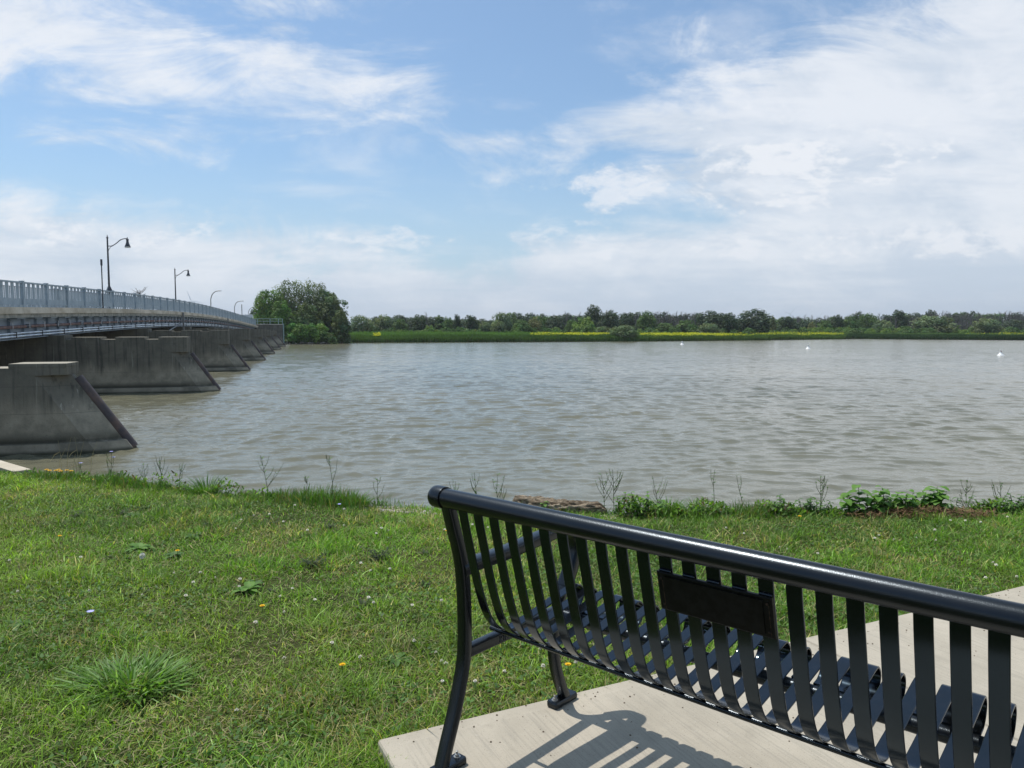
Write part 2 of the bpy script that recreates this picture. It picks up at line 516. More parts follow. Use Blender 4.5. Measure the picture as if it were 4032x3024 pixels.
# ------------------------------------------------------------------ water
nr_, na_ = 1250, 620
rad = 6.5 * (330 / 6.5) ** np.linspace(0, 1, nr_)
ang = np.linspace(R(-56), R(56), na_)
RR, AA = np.meshgrid(rad, ang, indexing='ij')
WX, WY = RR * np.sin(AA), RR * np.cos(AA)
Hh = np.zeros_like(WX)
wr = np.random.default_rng(5)
wxx = WX + (fbm(WX, WY, .5, 21, 3) - .5) * .9
wyy = WY + (fbm(WX, WY, .5, 27, 3) - .5) * .9
for lam, slope, spread in [(2.2, .010, 25), (1.5, .020, 34), (1.05, .042, 40), (.78, .068, 46), (.58, .080, 52), (.44, .074, 58), (.33, .062, 64), (.25, .046, 70)]:
    for k in range(5):
        th = R(97) + R(wr.uniform(-spread, spread))
        kx, ky = math.cos(th) * 2 * math.pi / lam, math.sin(th) * 2 * math.pi / lam
        l2 = wr.uniform(.85, 1.18)
        env = np.clip(vnoise(WX * 1.0 + k * 7, WY * 1.4, .42 / lam, 40 + k + int(lam * 10)) * 2.6 - .55, 0, 2)
        ph = wr.uniform(0, 6.28)
        s_ = np.sin(kx * wxx * l2 + ky * wyy * l2 + ph)
        sh = s_ + .22 * np.cos(2 * (kx * wxx * l2 + ky * wyy * l2 + ph) + math.pi)
        fade = np.clip(1.7 - RR * .015 / lam, 0, 1)
        Hh += slope * lam / 6.283 * 1.0 * env * sh * fade
Hh *= np.interp(RR, [6, 8, 14, 30, 60], [.1, .42, .48, .85, 1.0])
Vw = np.stack([WX, WY, Hh], -1).reshape(-1, 3)
I = (np.arange(nr_ - 1)[:, None] * na_ + np.arange(na_ - 1)[None]).ravel()
Fw = np.stack([I, I + na_, I + na_ + 1, I + 1], 1)
n0 = len(Vw)
Vw = np.concatenate([Vw, [(-6000, -200, -.12), (6000, -200, -.12), (6000, 9000, -.12), (-6000, 9000, -.12)]])
Fw = np.concatenate([Fw, [[n0, n0 + 1, n0 + 2, n0 + 3]]])
o = npmesh('water', Vw, Fw, M_water, smooth=True)
tag(o, kind='structure')

# ------------------------------------------------------------------ far land
FL = [(-700, 175), (-120, 160), (-62, 152), (-44.5, 150)]
for px, D in [(1180, 151), (1290, 154), (1400, 166), (1700, 170), (2000, 174), (2400, 181), (2530, 183), (2800, 192), (3000, 200), (3150, 210), (3310, 219), (3345, 226), (3600, 214), (4032, 201), (4700, 190)]:
    FL.append(((px - 2016) / F * D, D))
FL += [(260, 185), (800, 190)]
FL = np.array(FL)
def shore_y(x): return np.interp(x, FL[:, 0], FL[:, 1])
xs = np.unique(np.concatenate([np.linspace(-700, -125, 12), np.linspace(-120, 200, 161), np.linspace(210, 800, 12)]))
ts = np.array([-3, -1, 0, 1.5, 6, 20, 50, 120, 400, 1500, 5500])
zt = np.array([-1.2, -.35, .05, .30, .35, .4, .45, .6, .8, 1.0, 1.0])
XX, TT = np.meshgrid(xs, ts)
YY = shore_y(XX) + TT + (fbm(XX, XX * 0, .25, 4) - .5) * 1.6 * (TT < 10)
ZZ = np.repeat(zt[:, None], len(xs), 1)
XX = XX * (1 + np.clip(TT, 0, None) / 700)
V_ = np.stack([XX, YY, ZZ], -1).reshape(-1, 3)
nx_, ny_ = len(xs), len(ts)
I = (np.arange(ny_ - 1)[:, None] * nx_ + np.arange(nx_ - 1)[None]).ravel()
o = npmesh('far_bank', V_, np.stack([I, I + 1, I + nx_ + 1, I + nx_], 1), M_land, smooth=True)
tag(o, kind='structure')

# ------------------------------------------------------------------ concrete pad (joined slabs, the joint shows)
e1 = Vector((.900, .436)).normalized(); e2 = Vector((e1.y, -e1.x))
PC = Vector((-.475, 2.615))
def slab(name, s0, s1, w0, w1, label):
    mb = MB().box(0, s1 - s0, -(w1 - w0), 0, -.12, 0, .008)
    p = PC + e1 * s0 + e2 * w0
    o = mb.build(name, M_pad); o.location = (p.x, p.y, PAD); o.rotation_euler = (0, 0, math.atan2(e1.y, e1.x))
    return tag(o, kind='structure')
slab('pavement', 0, 2.03, 0, 2.6, '')
slab('pavement', 2.038, 5.2, .0, 2.6, '')
slab('pavement', 5.208, 9.0, .0, 2.6, '')

mb = MB(); g = random.Random(4)
for k in range(420):
    s0 = g.uniform(.02, 4.5); w0 = g.uniform(.02, 2.0) if g.random() < .6 else abs(g.gauss(0, .08)) + .01; r_ = g.uniform(.0012, .0045)
    if s0 > 2.02 and s0 < 2.05: continue
    p = PC + e1 * s0 + e2 * w0
    mb.lathe([(r_ * .5, -r_ * .4), (r_, 0), (r_ * .5, r_ * .6)], 5, (p.x, p.y, PAD + r_ * .3))
tag(mb.build('grit', mat('dark grit', (.12, .09, .06), .9), None), 'loose grit and crumbs of soil scattered over the concrete pad', 'grit', kind='stuff')

# ------------------------------------------------------------------ bench
ABX, ABY = -.1568, 2.3907
TH = -0.72708
bench = thing('park_bench', 'black metal slatted park bench standing on the pale concrete pad', 'bench', (ABX, ABY, PAD), TH)
NS, PT = 27, .066
U0, U1 = -.066, 26 * PT + .066
RH = .904; RR_ = .031
rail = MB().tube([(U0 - .045, 0, RH), (U0, 0, RH), (.8, 0, RH), (U1, 0, RH), (U1 + .045, 0, RH)], RR_, 40).build('top_rail', M_black, bench, True)
for u, sgn in ((U0 - .045, -1), (U1 + .045, 1)):
    mb = MB()
    prof = [(.0352, .034), (.0358, .030), (.0362, 0), (.0350, -.012), (.030, -.019), (.018, -.024), (.004, -.0255)]
    mb.loft([[(u + sgn * (-z), r * math.cos(t), RH + r * math.sin(t)) for t in np.linspace(0, 2 * math.pi, 37)[:-1]] for r, z in prof], True)
    mb.build('end_cap', M_black, bench, True)

slat_path = catmull([(.000, .885), (.012, .83), (.030, .762), (.053, .675), (.076, .598), (.106, .520), (.138, .471), (.175, .441), (.224, .429), (.29, .436), (.358, .446), (.436, .461), (.52, .474), (.575, .484), (.603, .484), (.621, .467), (.625, .443), (.614, .418), (.592, .402), (.562, .398)], 5)
def strap(u, w, th, path):
    mb = MB(); rings = []
    for i, p in enumerate(path):
        t = path[min(i + 1, len(path) - 1)] - path[max(i - 1, 0)]; t = t / np.linalg.norm(t)
        n = np.array([-t[1], t[0]])
        h = th / 2; b = .0015
        r = []
        for (a_, c_) in ((-w / 2, -h + b), (-w / 2 + b, -h), (w / 2 - b, -h), (w / 2, -h + b), (w / 2, h - b), (w / 2 - b, h), (-w / 2 + b, h), (-w / 2, h - b)):
            q = p + n * c_
            r.append((u + a_, q[0], q[1]))
        rings.append(r)
    return mb.loft(rings, True)
slat_me = None
for k in range(NS):
    if slat_me is None:
        o = strap(0, .0375, .006, slat_path).build('slat', M_blackflat, bench, True); slat_me = o.data
    else:
        o = bpy.data.objects.new('slat', slat_me); COL.objects.link(o); o.parent = bench
    o.location = (k * PT, 0, 0)

def casting(path, w_n, w_u, u, name, parent, n=6):
    path = catmull(path, n)
    rings = []
    for i, p in enumerate(path):
        t = path[min(i + 1, len(path) - 1)] - path[max(i - 1, 0)]; t = t / np.linalg.norm(t)
        nn = np.array([-t[1], t[0]])
        wn = w_n if not callable(w_n) else w_n(i / (len(path) - 1))
        r = []
        for k in range(20):
            an = 2 * math.pi * k / 20
            cx, cy = math.cos(an), math.sin(an)
            sq = lambda c_: math.copysign(abs(c_) ** .45, c_)
            q = p + nn * sq(cy) * wn / 2
            r.append((u + sq(cx) * w_u / 2, q[0], q[1]))
        rings.append(r)
    return MB().loft(rings, True).build(name, M_black, parent, True)

for u, sg in ((U0, 1), (U1, -1)):
    fr = casting([(0, .885), (.022, .81), (.047, .73), (.063, .655), (.070, .56), (.073, .48), (.072, .40), (.066, .34), (.046, .26), (.018, .17), (-.012, .09), (-.040, .012)], .036, .044, u, 'rear_leg', bench)
    casting([(.055, .655), (.10, .661), (.135, .664), (.27, .666), (.42, .676), (.55, .684), (.615, .683), (.655, .668), (.676, .63), (.673, .575), (.648, .515), (.612, .458)], .044, .056, u, 'armrest', bench)
    casting([(.634, .49), (.595, .435), (.565, .37), (.550, .30), (.549, .22), (.566, .14), (.598, .06), (.622, .010)], .036, .042, u, 'front_leg', bench)
    casting([(.060, .372), (.20, .374), (.38, .374), (.575, .374)], .042, .036, u, 'seat_bracket', bench)
    for v0, v1, vb in ((-.075, .060, .035), (.535, .672, .556)):
        ft = MB().box(u - .026, u + .026, v0, v1, 0.001, .026, .007).build('foot', M_black, bench, True)
        mb = MB().lathe([(.012, .026), (.012, .029), (.0075, .0292), (.0078, .036), (.004, .0365), (.004, .046), (.001, .047)], 10, (u, vb, 0))
        mb.build('bolt', M_steelbolt, ft, True)
MB().tube([(U0, .200, .419), (U1, .200, .419)], .0085, 12).build('rear_seat_tube', M_black, bench, True)
MB().tube([(U0, .553, .374), (U1, .553, .374)], .0235, 20).build('front_seat_tube', M_black, bench, True)
# maker lettering cast on the near seat bracket, mostly hidden
tcv = bpy.data.curves.new('lettering', 'FONT'); tcv.body = 'KIN'; tcv.size = .030; tcv.extrude = .0012
tob = bpy.data.objects.new('lettering', tcv); COL.objects.link(tob)
deps = bpy.context.evaluated_depsgraph_get()
tme = bpy.data.meshes.new_from_object(tob.evaluated_get(deps)); bpy.data.objects.remove(tob)
lo = bpy.data.objects.new('lettering', tme); tme.materials.append(M_blackflat); COL.objects.link(lo); lo.parent = bench
lo.matrix_local = Matrix.Translation((U0 + .0188, .225, .363)) @ Matrix(((0, 0, 1, 0), (1, 0, 0, 0), (0, 1, 0, 0), (0, 0, 0, 1)))

M_blackflat.node_tree.nodes['Principled BSDF'].inputs['Specular Tint'].default_value = (.50, .74, 1.0, 1)  # blue of the reflected sky put into the strap coat's reflection colour
# plaque fixed to the back of the five middle straps
plv = lambda z: -.012 + .0545 * (.885 - z) / .21 + .0
def PP(u, z, off): # point on back plane, off towards the rear
    v = np.interp(-z, [-.885, -.83, -.762, -.675, -.598], [.0, .012, .030, .053, .076])
    return (u, v - off, z)
pu0, pu1, pz0, pz1 = .705, 1.008, .726, .833
mb = MB()
mb.loft([[PP(pu0, pz0, .004), PP(pu1, pz0, .004), PP(pu1, pz1, .004), PP(pu0, pz1, .004)],
         [PP(pu0, pz0, .013), PP(pu1, pz0, .013), PP(pu1, pz1, .013), PP(pu0, pz1, .013)],
         [PP(pu0 + .004, pz0 + .004, .015), PP(pu1 - .004, pz0 + .004, .015), PP(pu1 - .004, pz1 - .004, .015), PP(pu0 + .004, pz1 - .004, .015)]], True)
pl = mb.build('plaque', M_plaque, bench)
mb = MB()
for q0, q1, w0 in ((.012, .019, 0),):
    mb.loft([[PP(pu0 + .022, pz0 + .010, .0145), PP(pu1 - .022, pz0 + .010, .0145), PP(pu1 - .022, pz1 - .010, .0145), PP(pu0 + .022, pz1 - .010, .0145)],
             [PP(pu0 + .023, pz0 + .011, .0175), PP(pu1 - .023, pz0 + .011, .0175), PP(pu1 - .023, pz1 - .011, .0175), PP(pu0 + .023, pz1 - .011, .0175)]], True)
mb.build('plaque_panel', M_plaque, pl)
for uu in (pu0 + .012, pu1 - .012):
    for zz_ in (pz1 - .018, pz0 + .016):
        mb = MB(); c_ = PP(uu, zz_, .0148)
        mb.loft([[(c_[0] + r * math.cos(t), c_[1] - d, c_[2] + r * math.sin(t)) for t in np.linspace(0, 6.283, 11)[:-1]] for r, d in ((.0032, 0), (.0032, .0015), (.002, .0022))], True)
        mb.build('screw', M_ruststain, pl, True)
    mb = MB()
    a0, a1 = PP(uu + .002, pz1 - .022, .0153), PP(uu + .003, pz0 + .004, .0153)
    mb.quad(a0, (a0[0] + .0022, a0[1], a0[2]), (a1[0] + .002, a1[1], a1[2]), a1)
    mb.build('rust_streak', M_ruststain, pl, fix=False)
# weld beads where straps meet the plaque rim
rw = random.Random(3)
for k in range(11, 16):
    mb = MB(); mb.tube([PP(k * PT - .016, pz1 + .002, .006), PP(k * PT + .016, pz1 + .002, .006)], .003, 6)
    for j in range(0):
        u = k * PT - .016 + j * .0053
        c_ = PP(u, pz1 + .002, .006)
        mb.lathe([(.0005, -.002), (.0036 + rw.random() * .001, -.001), (.0034, .001), (.0008, .003)], 6, c_)
    mb.build('weld_bead', M_black, pl, True)

# ------------------------------------------------------------------ lawn grass
def in_pad(x, y, m=0.0):
    dx_, dy_ = x - PC.x, y - PC.y
    s = dx_ * e1.x + dy_ * e1.y; w = dx_ * e2.x + dy_ * e2.y
    return (s > -m) & (s < 9) & (w > -m) & (w < 2.6)

def blades(x, y, z0, length, width, lean, col, bend=.5, az=None):
    """3-level tapered blades -> V, F(quads), colours"""
    n = len(x)
    if az is None: az = rng.uniform(0, 2 * np.pi, n)
    dirx, diry = np.cos(az), np.sin(az)
    wa = az + np.pi / 2 + rng.normal(0, .5, n)
    wx, wy = np.cos(wa) * width / 2, np.sin(wa) * width / 2
    V = np.zeros((n, 6, 3), np.float32)
    for i, (t, ww) in enumerate(((0, .8), (.55, 1.0), (1.0, .12))):
        hor = length * np.sin(lean) * (t + bend * t * t) * .8
        ver = length * np.cos(lean) * t * (1 - bend * .25 * t)
        cx, cy, cz = x + dirx * hor, y + diry * hor, z0 + ver
        V[:, i * 2, 0] = cx - wx * ww; V[:, i * 2, 1] = cy - wy * ww; V[:, i * 2, 2] = cz
        V[:, i * 2 + 1, 0] = cx + wx * ww; V[:, i * 2 + 1, 1] = cy + wy * ww; V[:, i * 2 + 1, 2] = cz
    b_ = np.arange(n)[:, None] * 6
    Fq = np.concatenate([b_ + np.array([[0, 1, 3, 2]]), b_ + np.array([[2, 3, 5, 4]])])
    C = np.repeat(col[:, None, :], 6, 1)
    return V.reshape(-1, 3), Fq, C.reshape(-1, 3)

def merge(parts):
    Vs, Fs, Cs, n = [], [], [], 0
    for V, Fq, C in parts:
        Vs.append(V); Fs.append(Fq + n); Cs.append(C); n += len(V)
    return np.concatenate(Vs), np.concatenate(Fs), np.concatenate(Cs)

def lawn_col(x, y, n):
    """blade colours: fresh to dull green with straw patches"""
    fresh = np.array([.148, .290, .028]); dull = np.array([.094, .184, .025]); straw = np.array([.38, .34, .14]); yel = np.array([.27, .36, .05])
    p = fbm(x, y, .9, 5, 4); q_ = fbm(x, y, 2.6, 15, 3); g_ = fbm(x, y, .45, 9, 3)
    t = np.clip((p - .35) * 3, 0, 1)[:, None]
    c = dull * (1 - t) + fresh * t
    k = np.clip((g_ - .45) * 3.5, 0, 1)[:, None] * .7
    c = c * (1 - k) + yel * k
    dk = np.clip((fbm(x, y, .75, 205, 3) - .46) * 5, 0, 1)[:, None] * .40
    c = c * (1 - dk) + np.array([.070, .135, .026]) * dk
    pl_ = rng.random(n) < .11
    c[pl_] = np.array([.27, .39, .12])  # pale blades at random: bright highlights painted into the turf colour
    s_ = rng.random(n) < (.07 + .45 * np.clip((q_ - .55) * 4.5, 0, 1))
    c[s_] = straw * rng.uniform(.65, 1.15, (s_.sum(), 1))
    return c * np.exp(rng.normal(0, .34, (n, 1))) * (.72 + .56 * fbm(x, y, 5.5, 44, 2))[:, None]

def scatter(n, ymin, ymax, dens_pow):
    """points inside the view wedge (with a margin) weighted to the near side"""
    r = (ymin ** dens_pow + rng.random(n) * (ymax ** dens_pow - ymin ** dens_pow)) ** (1 / dens_pow)
    x = rng.uniform(-1, 1, n) * (r * .70 + 1.0)
    return x, r
parts = []
x, y = scatter(560000, 1.75, 9.6, 1.15)
bare = np.clip((fbm(x, y, 1.5, 301, 4) - .60) * 9, 0, .55)
ok = (y < edge_y(x) + .12) & ~in_pad(x, y, .004) & (rng.random(len(x)) > bare); x, y = x[ok], y[ok]
n = len(x)
hn = fbm(x, y, 1.7, 33, 3)
tf = np.clip((fbm(x, y, 4.2, 133, 2) - .5) * 5, 0, 1)
L = rng.uniform(.020, .060, n) * (.55 + .8 * hn) * np.where(rng.random(n) < .06, 1.7, 1) * (1 + .7 * tf)
parts.append(blades(x, y, lawn_z(x, y) - .004, L, rng.uniform(.0022, .0046, n) * (.8 + y * .10), np.abs(rng.normal(.72, .42, n)), lawn_col(x, y, n), .8))
# broad little leaves (clover, plantain) woven through the turf
x, y = scatter(60000, 1.75, 9.4, 1.2)
cm = fbm(x, y, 1.3, 71, 3)
ok = (y < edge_y(x)) & ~in_pad(x, y, .02) & (cm + rng.normal(0, .05, len(x)) > .50); x, y = x[ok], y[ok]; n = len(x)
cc = np.array([.090, .185, .040]) * rng.uniform(.6, 1.35, (n, 1))
parts.append(blades(x, y, lawn_z(x, y) + rng.uniform(.008, .03, n), rng.uniform(.012, .024, n), rng.uniform(.010, .018, n), rng.uniform(.8, 1.5, n), cc, .2))
n = 3400
sp2 = rng.uniform(0, 5.5, n); wp = -np.abs(rng.normal(0, .022, n)) - .003
kk = rng.random(n) < .28
sp2[kk] = -np.abs(rng.normal(0, .02, kk.sum())); wp[kk] = rng.uniform(0, 1.2, kk.sum())
x = PC.x + e1.x * sp2 + e2.x * wp; y = PC.y + e1.y * sp2 + e2.y * wp
parts.append(blades(x, y, lawn_z(x, y), rng.uniform(.035, .085, n) * (.5 + fbm(sp2, wp * 0, 2.5, 77, 2)), rng.uniform(.003, .0055, n), np.abs(rng.normal(.6, .3, n)), lawn_col(x, y, n), .8))
# grass clippings and thatch lying on the turf
x, y = scatter(26000, 1.75, 7.5, 1.1)
ok = (y < edge_y(x) - .1) & ~in_pad(x, y, .0); x, y = x[ok], y[ok]; n = len(x)
parts.append(blades(x, y, lawn_z(x, y) + rng.uniform(.012, .03, n), rng.uniform(.03, .07, n), rng.uniform(.002, .0035, n), rng.uniform(1.35, 1.65, n), np.array([.36, .31, .17]) * rng.uniform(.6, 1.3, (n, 1)), .1))
V_, F_, C_ = merge(parts)
tag(npmesh('lawn_grass', V_, F_, M_grass, col=C_), 'short uneven green lawn grass with straw coloured patches along the river bank', 'grass', kind='stuff')
# longer uncut grass along the drop to the water
parts = []
n = 60000
x = rng.uniform(-9.5, 8.5, n); y = edge_y(x) + rng.normal(.02, .15, n)
tn = fbm(x, x * 0, 1.6, 51, 3)
gap = (x > -1.25) & (x < 1.2)
keep = (rng.random(n) < np.clip(tn * 2.4 - .35 + .35 * (x < -1), .2, 1)) & (~gap | (rng.random(n) < .18)); x, y, tn = x[keep], y[keep], tn[keep]; n = len(x)
cl = np.clip((tn - .35) * 3 + .25 * (x < -1), .3, 1.35)
cc = np.where(rng.random((n, 1)) < .8, np.array([[.085, .185, .030]]), np.array([[.20, .175, .08]])) * rng.uniform(.6, 1.3, (n, 1))
parts.append(blades(x, y, lawn_z(x, y), rng.uniform(.06, .21, n) * cl, rng.uniform(.003, .006, n), np.abs(rng.normal(.35, .28, n)), cc, .7))
V_, F_, C_ = merge(parts)
tag(npmesh('bank_grass', V_, F_, M_grass, col=C_), 'longer ragged grass fringing the edge of the bank above the water', 'grass', kind='stuff')

n = 13000
px_ = np.concatenate([rng.uniform(2440, 4300, n - 4000), rng.uniform(1750, 2100, 1500), rng.uniform(0, 1450, 2500)])
x = (px_ - 2016) / F * 6.5
for _ in range(4): x = (px_ - 2016) / F * edge_y(x)
y = edge_y(x) + rng.normal(-.03, .10, n); x = (px_ - 2016) / F * y
hh = np.clip(fbm(x, x * 0, 3.3, 151, 3) * 3.0 - 1.2, .05, 1)
cc = np.where(rng.random((n, 1)) < .25, np.array([[.19, .32, .045]]), np.array([[.11, .21, .035]])) * rng.uniform(.5, 1.4, (n, 1))
dd = rng.random(n) < .14; cc[dd] = (.12, .085, .05)
V_, F_, C_ = blades(x, y, lawn_z(x, y) + hh * .17 * rng.random(n), rng.uniform(.015, .045, n), rng.uniform(.010, .022, n), rng.uniform(.3, 1.5, n), cc, .3)
tag(npmesh('bank_herbs', V_, F_, M_grass, col=C_), 'low leafy green herbs crowding the edge of the bank', 'ground cover', kind='stuff')

# big coarse tuft in the lower left
tc_ = G(520, 2665)
tuft = None
n = 520
rr = np.sqrt(rng.random(n)) * .15; aa = rng.uniform(0, 6.283, n)
x = np.cos(aa) * rr * 1.35; y = np.sin(aa) * rr * .9
cc = np.where(rng.random((n, 1)) < .35, np.array([[.21, .32, .12]]), np.array([[.12, .24, .03]])) * rng.uniform(.6, 1.45, (n, 1))
V_, F_, C_ = blades(x, y, np.zeros(n), rng.uniform(.06, .14, n), rng.uniform(.0055, .0105, n), .25 + rr * 5.0 + rng.uniform(-.2, .45, n), cc, rng.uniform(.5, 1.1, n), aa + rng.normal(0, .6, n))
o = npmesh('grass_tuft', V_, F_, M_grass, col=C_); o.location = (tc_.x, tc_.y, PAD - .055)
tag(o, 'large coarse blue-green grass tuft spreading over the lawn', 'grass tuft')
def edge_tuft(px, label, h=.22, n=150, w=.10):
    X0 = (px - 2016) / F
    y0 = 7.0
    for _ in range(8): y0 = float(edge_y(X0 * y0))
    x0 = X0 * y0 * 1.0
    rr = np.sqrt(rng.random(n)) * w; aa = rng.uniform(0, 6.283, n)
    cc = np.array([.080, .175, .034]) * rng.uniform(.6, 1.35, (n, 1))
    V_, F_, C_ = blades(np.cos(aa) * rr, np.sin(aa) * rr, np.zeros(n), rng.uniform(h * .5, h, n), rng.uniform(.005, .008, n), .15 + rr * 5 + rng.uniform(-.05, .2, n), cc, .8, aa)
    o = npmesh('grass_tuft', V_, F_, M_grass, col=C_); o.location = (x0, y0 - .02, float(lawn_z(x0, y0)) + 0.0)
    tag(o, label, 'grass tuft')
edge_tuft(800, 'dense dark tuft of long grass on the bank edge near the first pier', .26, 190)
edge_tuft(1380, 'low wide tuft of grass on the bank edge left of the bench', .18, 150, .13)
edge_tuft(2640, 'spiky dark tuft of grass on the bank edge right of the driftwood', .20, 190, .16)
edge_tuft(2770, 'brownish green tuft of grass on the bank edge beside the tall single stem', .20, 170, .14)

# ------------------------------------------------------------------ small flowers and weeds on the lawn
def petals_mesh(mb, c, r, n, tilt=.5, w=.5):
    for k in range(n):
        t = 2 * math.pi * k / n
        d = Vector((math.cos(t), math.sin(t), 0)); s = Vector((-d.y, d.x, 0)) * r * w
        c0 = Vector(c); m_ = c0 + d * r * .6 + Vector((0, 0, r * tilt * .5)); t_ = c0 + d * r + Vector((0, 0, r * tilt))
        mb.quad(c0 + Vector((0, 0, .0005)), m_ - s, t_, m_ + s)
M_petal = mat('clover white', (.80, .76, .66), .7, 0, .2)
M_yel = mat('dandelion yellow', (.75, .45, .01), .6, 0, .2)
M_blue = mat('chicory blue', (.42, .42, .80), .6, 0, .2)
M_stem = mat('green stem', (.07, .11, .03), .7, 0, .2)
M_stemd = mat('dull dry stem', (.09, .11, .05), .8, 0, .2, speckle((.06, .085, .03), (.12, .12, .055), 30))
M_fluff = mat('seed fluff', (.62, .62, .60), .9, 0, .1)

def make_clover():
    r = thing('clover_flower', 'small white clover flower head standing in the lawn grass', 'flower', (0, 0, -50), 0, 'white clover flowers scattered over the lawn')
    MB().tube([(0, 0, 0), (.002, .001, .02), (.001, .002, .042)], .0012, 5).build('stem', M_stem, r)
    mb = MB(); g = random.Random(1)
    for k in range(34):
        zc = g.uniform(-.2, 1); t = g.uniform(0, 6.28); q_ = math.sqrt(max(0, 1 - zc * zc))
        d = Vector((q_ * math.cos(t), q_ * math.sin(t), zc)); s_ = d.cross(Vector((.3, .2, 1))).normalized() * .0022
        c_ = Vector((.001, .002, .046)); mb.quad(c_ + d * .002 - s_, c_ + d * .002 + s_, c_ + d * .0095 + s_ * .6, c_ + d * .0095 - s_ * .6)
    mb.build('flower_head', M_petal, r, fix=False)
    return r
cl0 = make_clover()
g = random.Random(12)
spots = []
fixed = [(950, 2055), (1000, 2040), (1060, 2030), (1115, 2060), (1160, 1995), (1210, 2100), (760, 2300), (790, 2262), (850, 2282), (560, 2352), (1120, 2420), (1150, 2322), (940, 2315), (930, 2090), (1500, 2090), (1530, 2095), (1480, 2110), (1420, 2225), (1535, 2245), (1460, 2250), (1740, 2370), (1750, 2095), (1725, 2130), (1985, 2650), (1755, 2620), (1820, 2610), (2140, 2635), (2270, 2618), (1740, 2685), (1420, 2600), (2115, 2410), (3070, 2150), (3100, 2155), (2860, 2080), (3610, 2120), (3460, 2110), (3520, 2130), (3680, 2095), (3880, 2280), (3740, 2060), (3800, 2060), (3860, 2065), (2930, 2100), (1860, 2075), (1920, 2085)]
for px, py in fixed: spots.append(G(px, py))
while len(spots) < 84:
    y_ = g.uniform(2.3, 7.2) ; x_ = g.uniform(-.7, .7) * y_
    if y_ < float(edge_y(x_)) - .2 and not in_pad(np.array([x_]), np.array([y_]), .03)[0] and fbm(np.array([x_]), np.array([y_]), 1.1, 80)[0] > .47: spots.append(Vector((x_, y_, 0)))
first = True
for p in spots:
    z_ = float(lawn_z(p.x, p.y)); s_ = g.uniform(.8, 1.2)
    if in_pad(np.array([p.x]), np.array([p.y]), .0)[0]: continue
    if first: cl0.location = (p.x, p.y, z_); first = False; continue
    dup(cl0, (p.x, p.y, z_), g.uniform(0, 6), (s_, s_, s_))
def make_dand():
    r = thing('dandelion', 'small yellow dandelion flower in the short grass', 'flower', (0, 0, -50), 0, 'yellow dandelions in the lawn')
    MB().tube([(0, 0, 0), (.002, .001, .03), (.001, .002, .05)], .0015, 5).build('stem', M_stem, r)
    mb = MB()
    petals_mesh(mb, (.001, .002, .05), .016, 14, .35, .2); petals_mesh(mb, (.001, .002, .052), .010, 10, .7, .25)
    mb.build('flower_head', M_yel, r, fix=False)
    return r
d0 = make_dand()
for i, (px, py) in enumerate([(235, 2118), (368, 1884), (430, 1880), (1350, 2628), (1033, 2398), (3148, 2035), (2235, 2630), (1760, 2105), (700, 2180)]):
    p = G(px, py); z_ = float(lawn_z(p.x, p.y))
    if i == 0: d0.location = (p.x, p.y, z_)
    else: dup(d0, (p.x, p.y, z_), i)
d1 = dup(d0, (0, 0, 0), 0, (1, 1, 1), 'yellow flower in the cluster at the left end of the bank edge', 'yellow flowers clustered on the bank edge below the first pier')
fy = [(183, 1842), (196, 1847), (222, 1845), (240, 1848), (232, 1840), (262, 1842), (280, 1846)]
for i, (px, py) in enumerate(fy):
    p = G(px, py + 22); loc = (p.x, p.y, float(lawn_z(p.x, p.y)) + .03)
    if i == 0: d1.location = loc; d1.scale = (1.5, 1.5, 1.3)
    else: dup(d1, loc, i, (1.5, 1.5, 1.3))
# one dandelion clock
p = G(560, 2225)
sh = thing('seed_head', 'round white dandelion seed head above the lawn left of the bench', 'flower', (p.x, p.y, float(lawn_z(p.x, p.y))))
MB().tube([(0, 0, 0), (.004, 0, .04), (.002, 0, .075)], .0016, 5).build('stem', M_stem, sh)
mb = MB()
for k in range(150):
    zc = 1 - 2 * (k + .5) / 150; t = k * 2.39996; q_ = math.sqrt(1 - zc * zc); d = Vector((q_ * math.cos(t), q_ * math.sin(t), zc)); s_ = d.cross(Vector((.31, .22, .9))).normalized() * .0017
    c_ = Vector((.002, 0, .09)); mb.quad(c_ + d * .006 - s_ * .3, c_ + d * .006 + s_ * .3, c_ + d * .019 + s_, c_ + d * .019 - s_)
mb.build('fluff', M_fluff, sh, fix=False)
# chicory flowers
def chicory(px, py, h, label):
    p = G(px, py); r = thing('chicory', label, 'flower', (p.x, p.y, float(lawn_z(p.x, p.y))))
    MB().tube([(0, 0, 0), (.01, 0, h * .5), (.0, 0, h)], .002, 5).build('stem', M_stemd, r)
    mb = MB(); petals_mesh(mb, (0, 0, h), .021, 15, .25, .14); o = mb.build('flower_head', M_blue, r, fix=False)
    return r
chicory(357, 2425, .05, 'pale blue chicory flower low in the grass at the left of the lawn')
chicory(1335, 1990, .06, 'small blue flower in the grass near the bank edge left of the bench')

def leaf_blade(mb, base, d, L_, w, droop=.5, seg=4, fold=.15):
    d = Vector(d).normalized(); s = d.cross(Vector((0, 0, 1)))
    s = s.normalized() if s.length > .01 else Vector((1, 0, 0))
    pts = []
    for i in range(seg + 1):
        t = i / seg
        c_ = Vector(base) + d * L_ * t + Vector((0, 0, -droop * L_ * t * t))
        ww = w * (math.sin(math.pi * (t * .86 + .10)) ** .8) * .5
        pts.append((c_ - s * ww + Vector((0, 0, ww * fold)), c_, c_ + s * ww + Vector((0, 0, ww * fold))))
    n = len(mb.v)
    for a_, b_, c_ in pts: mb.v += [tuple(a_), tuple(b_), tuple(c_)]
    for i in range(seg):
        k = n + i * 3; mb.f += [(k, k + 1, k + 4, k + 3), (k + 1, k + 2, k + 5, k + 4)]

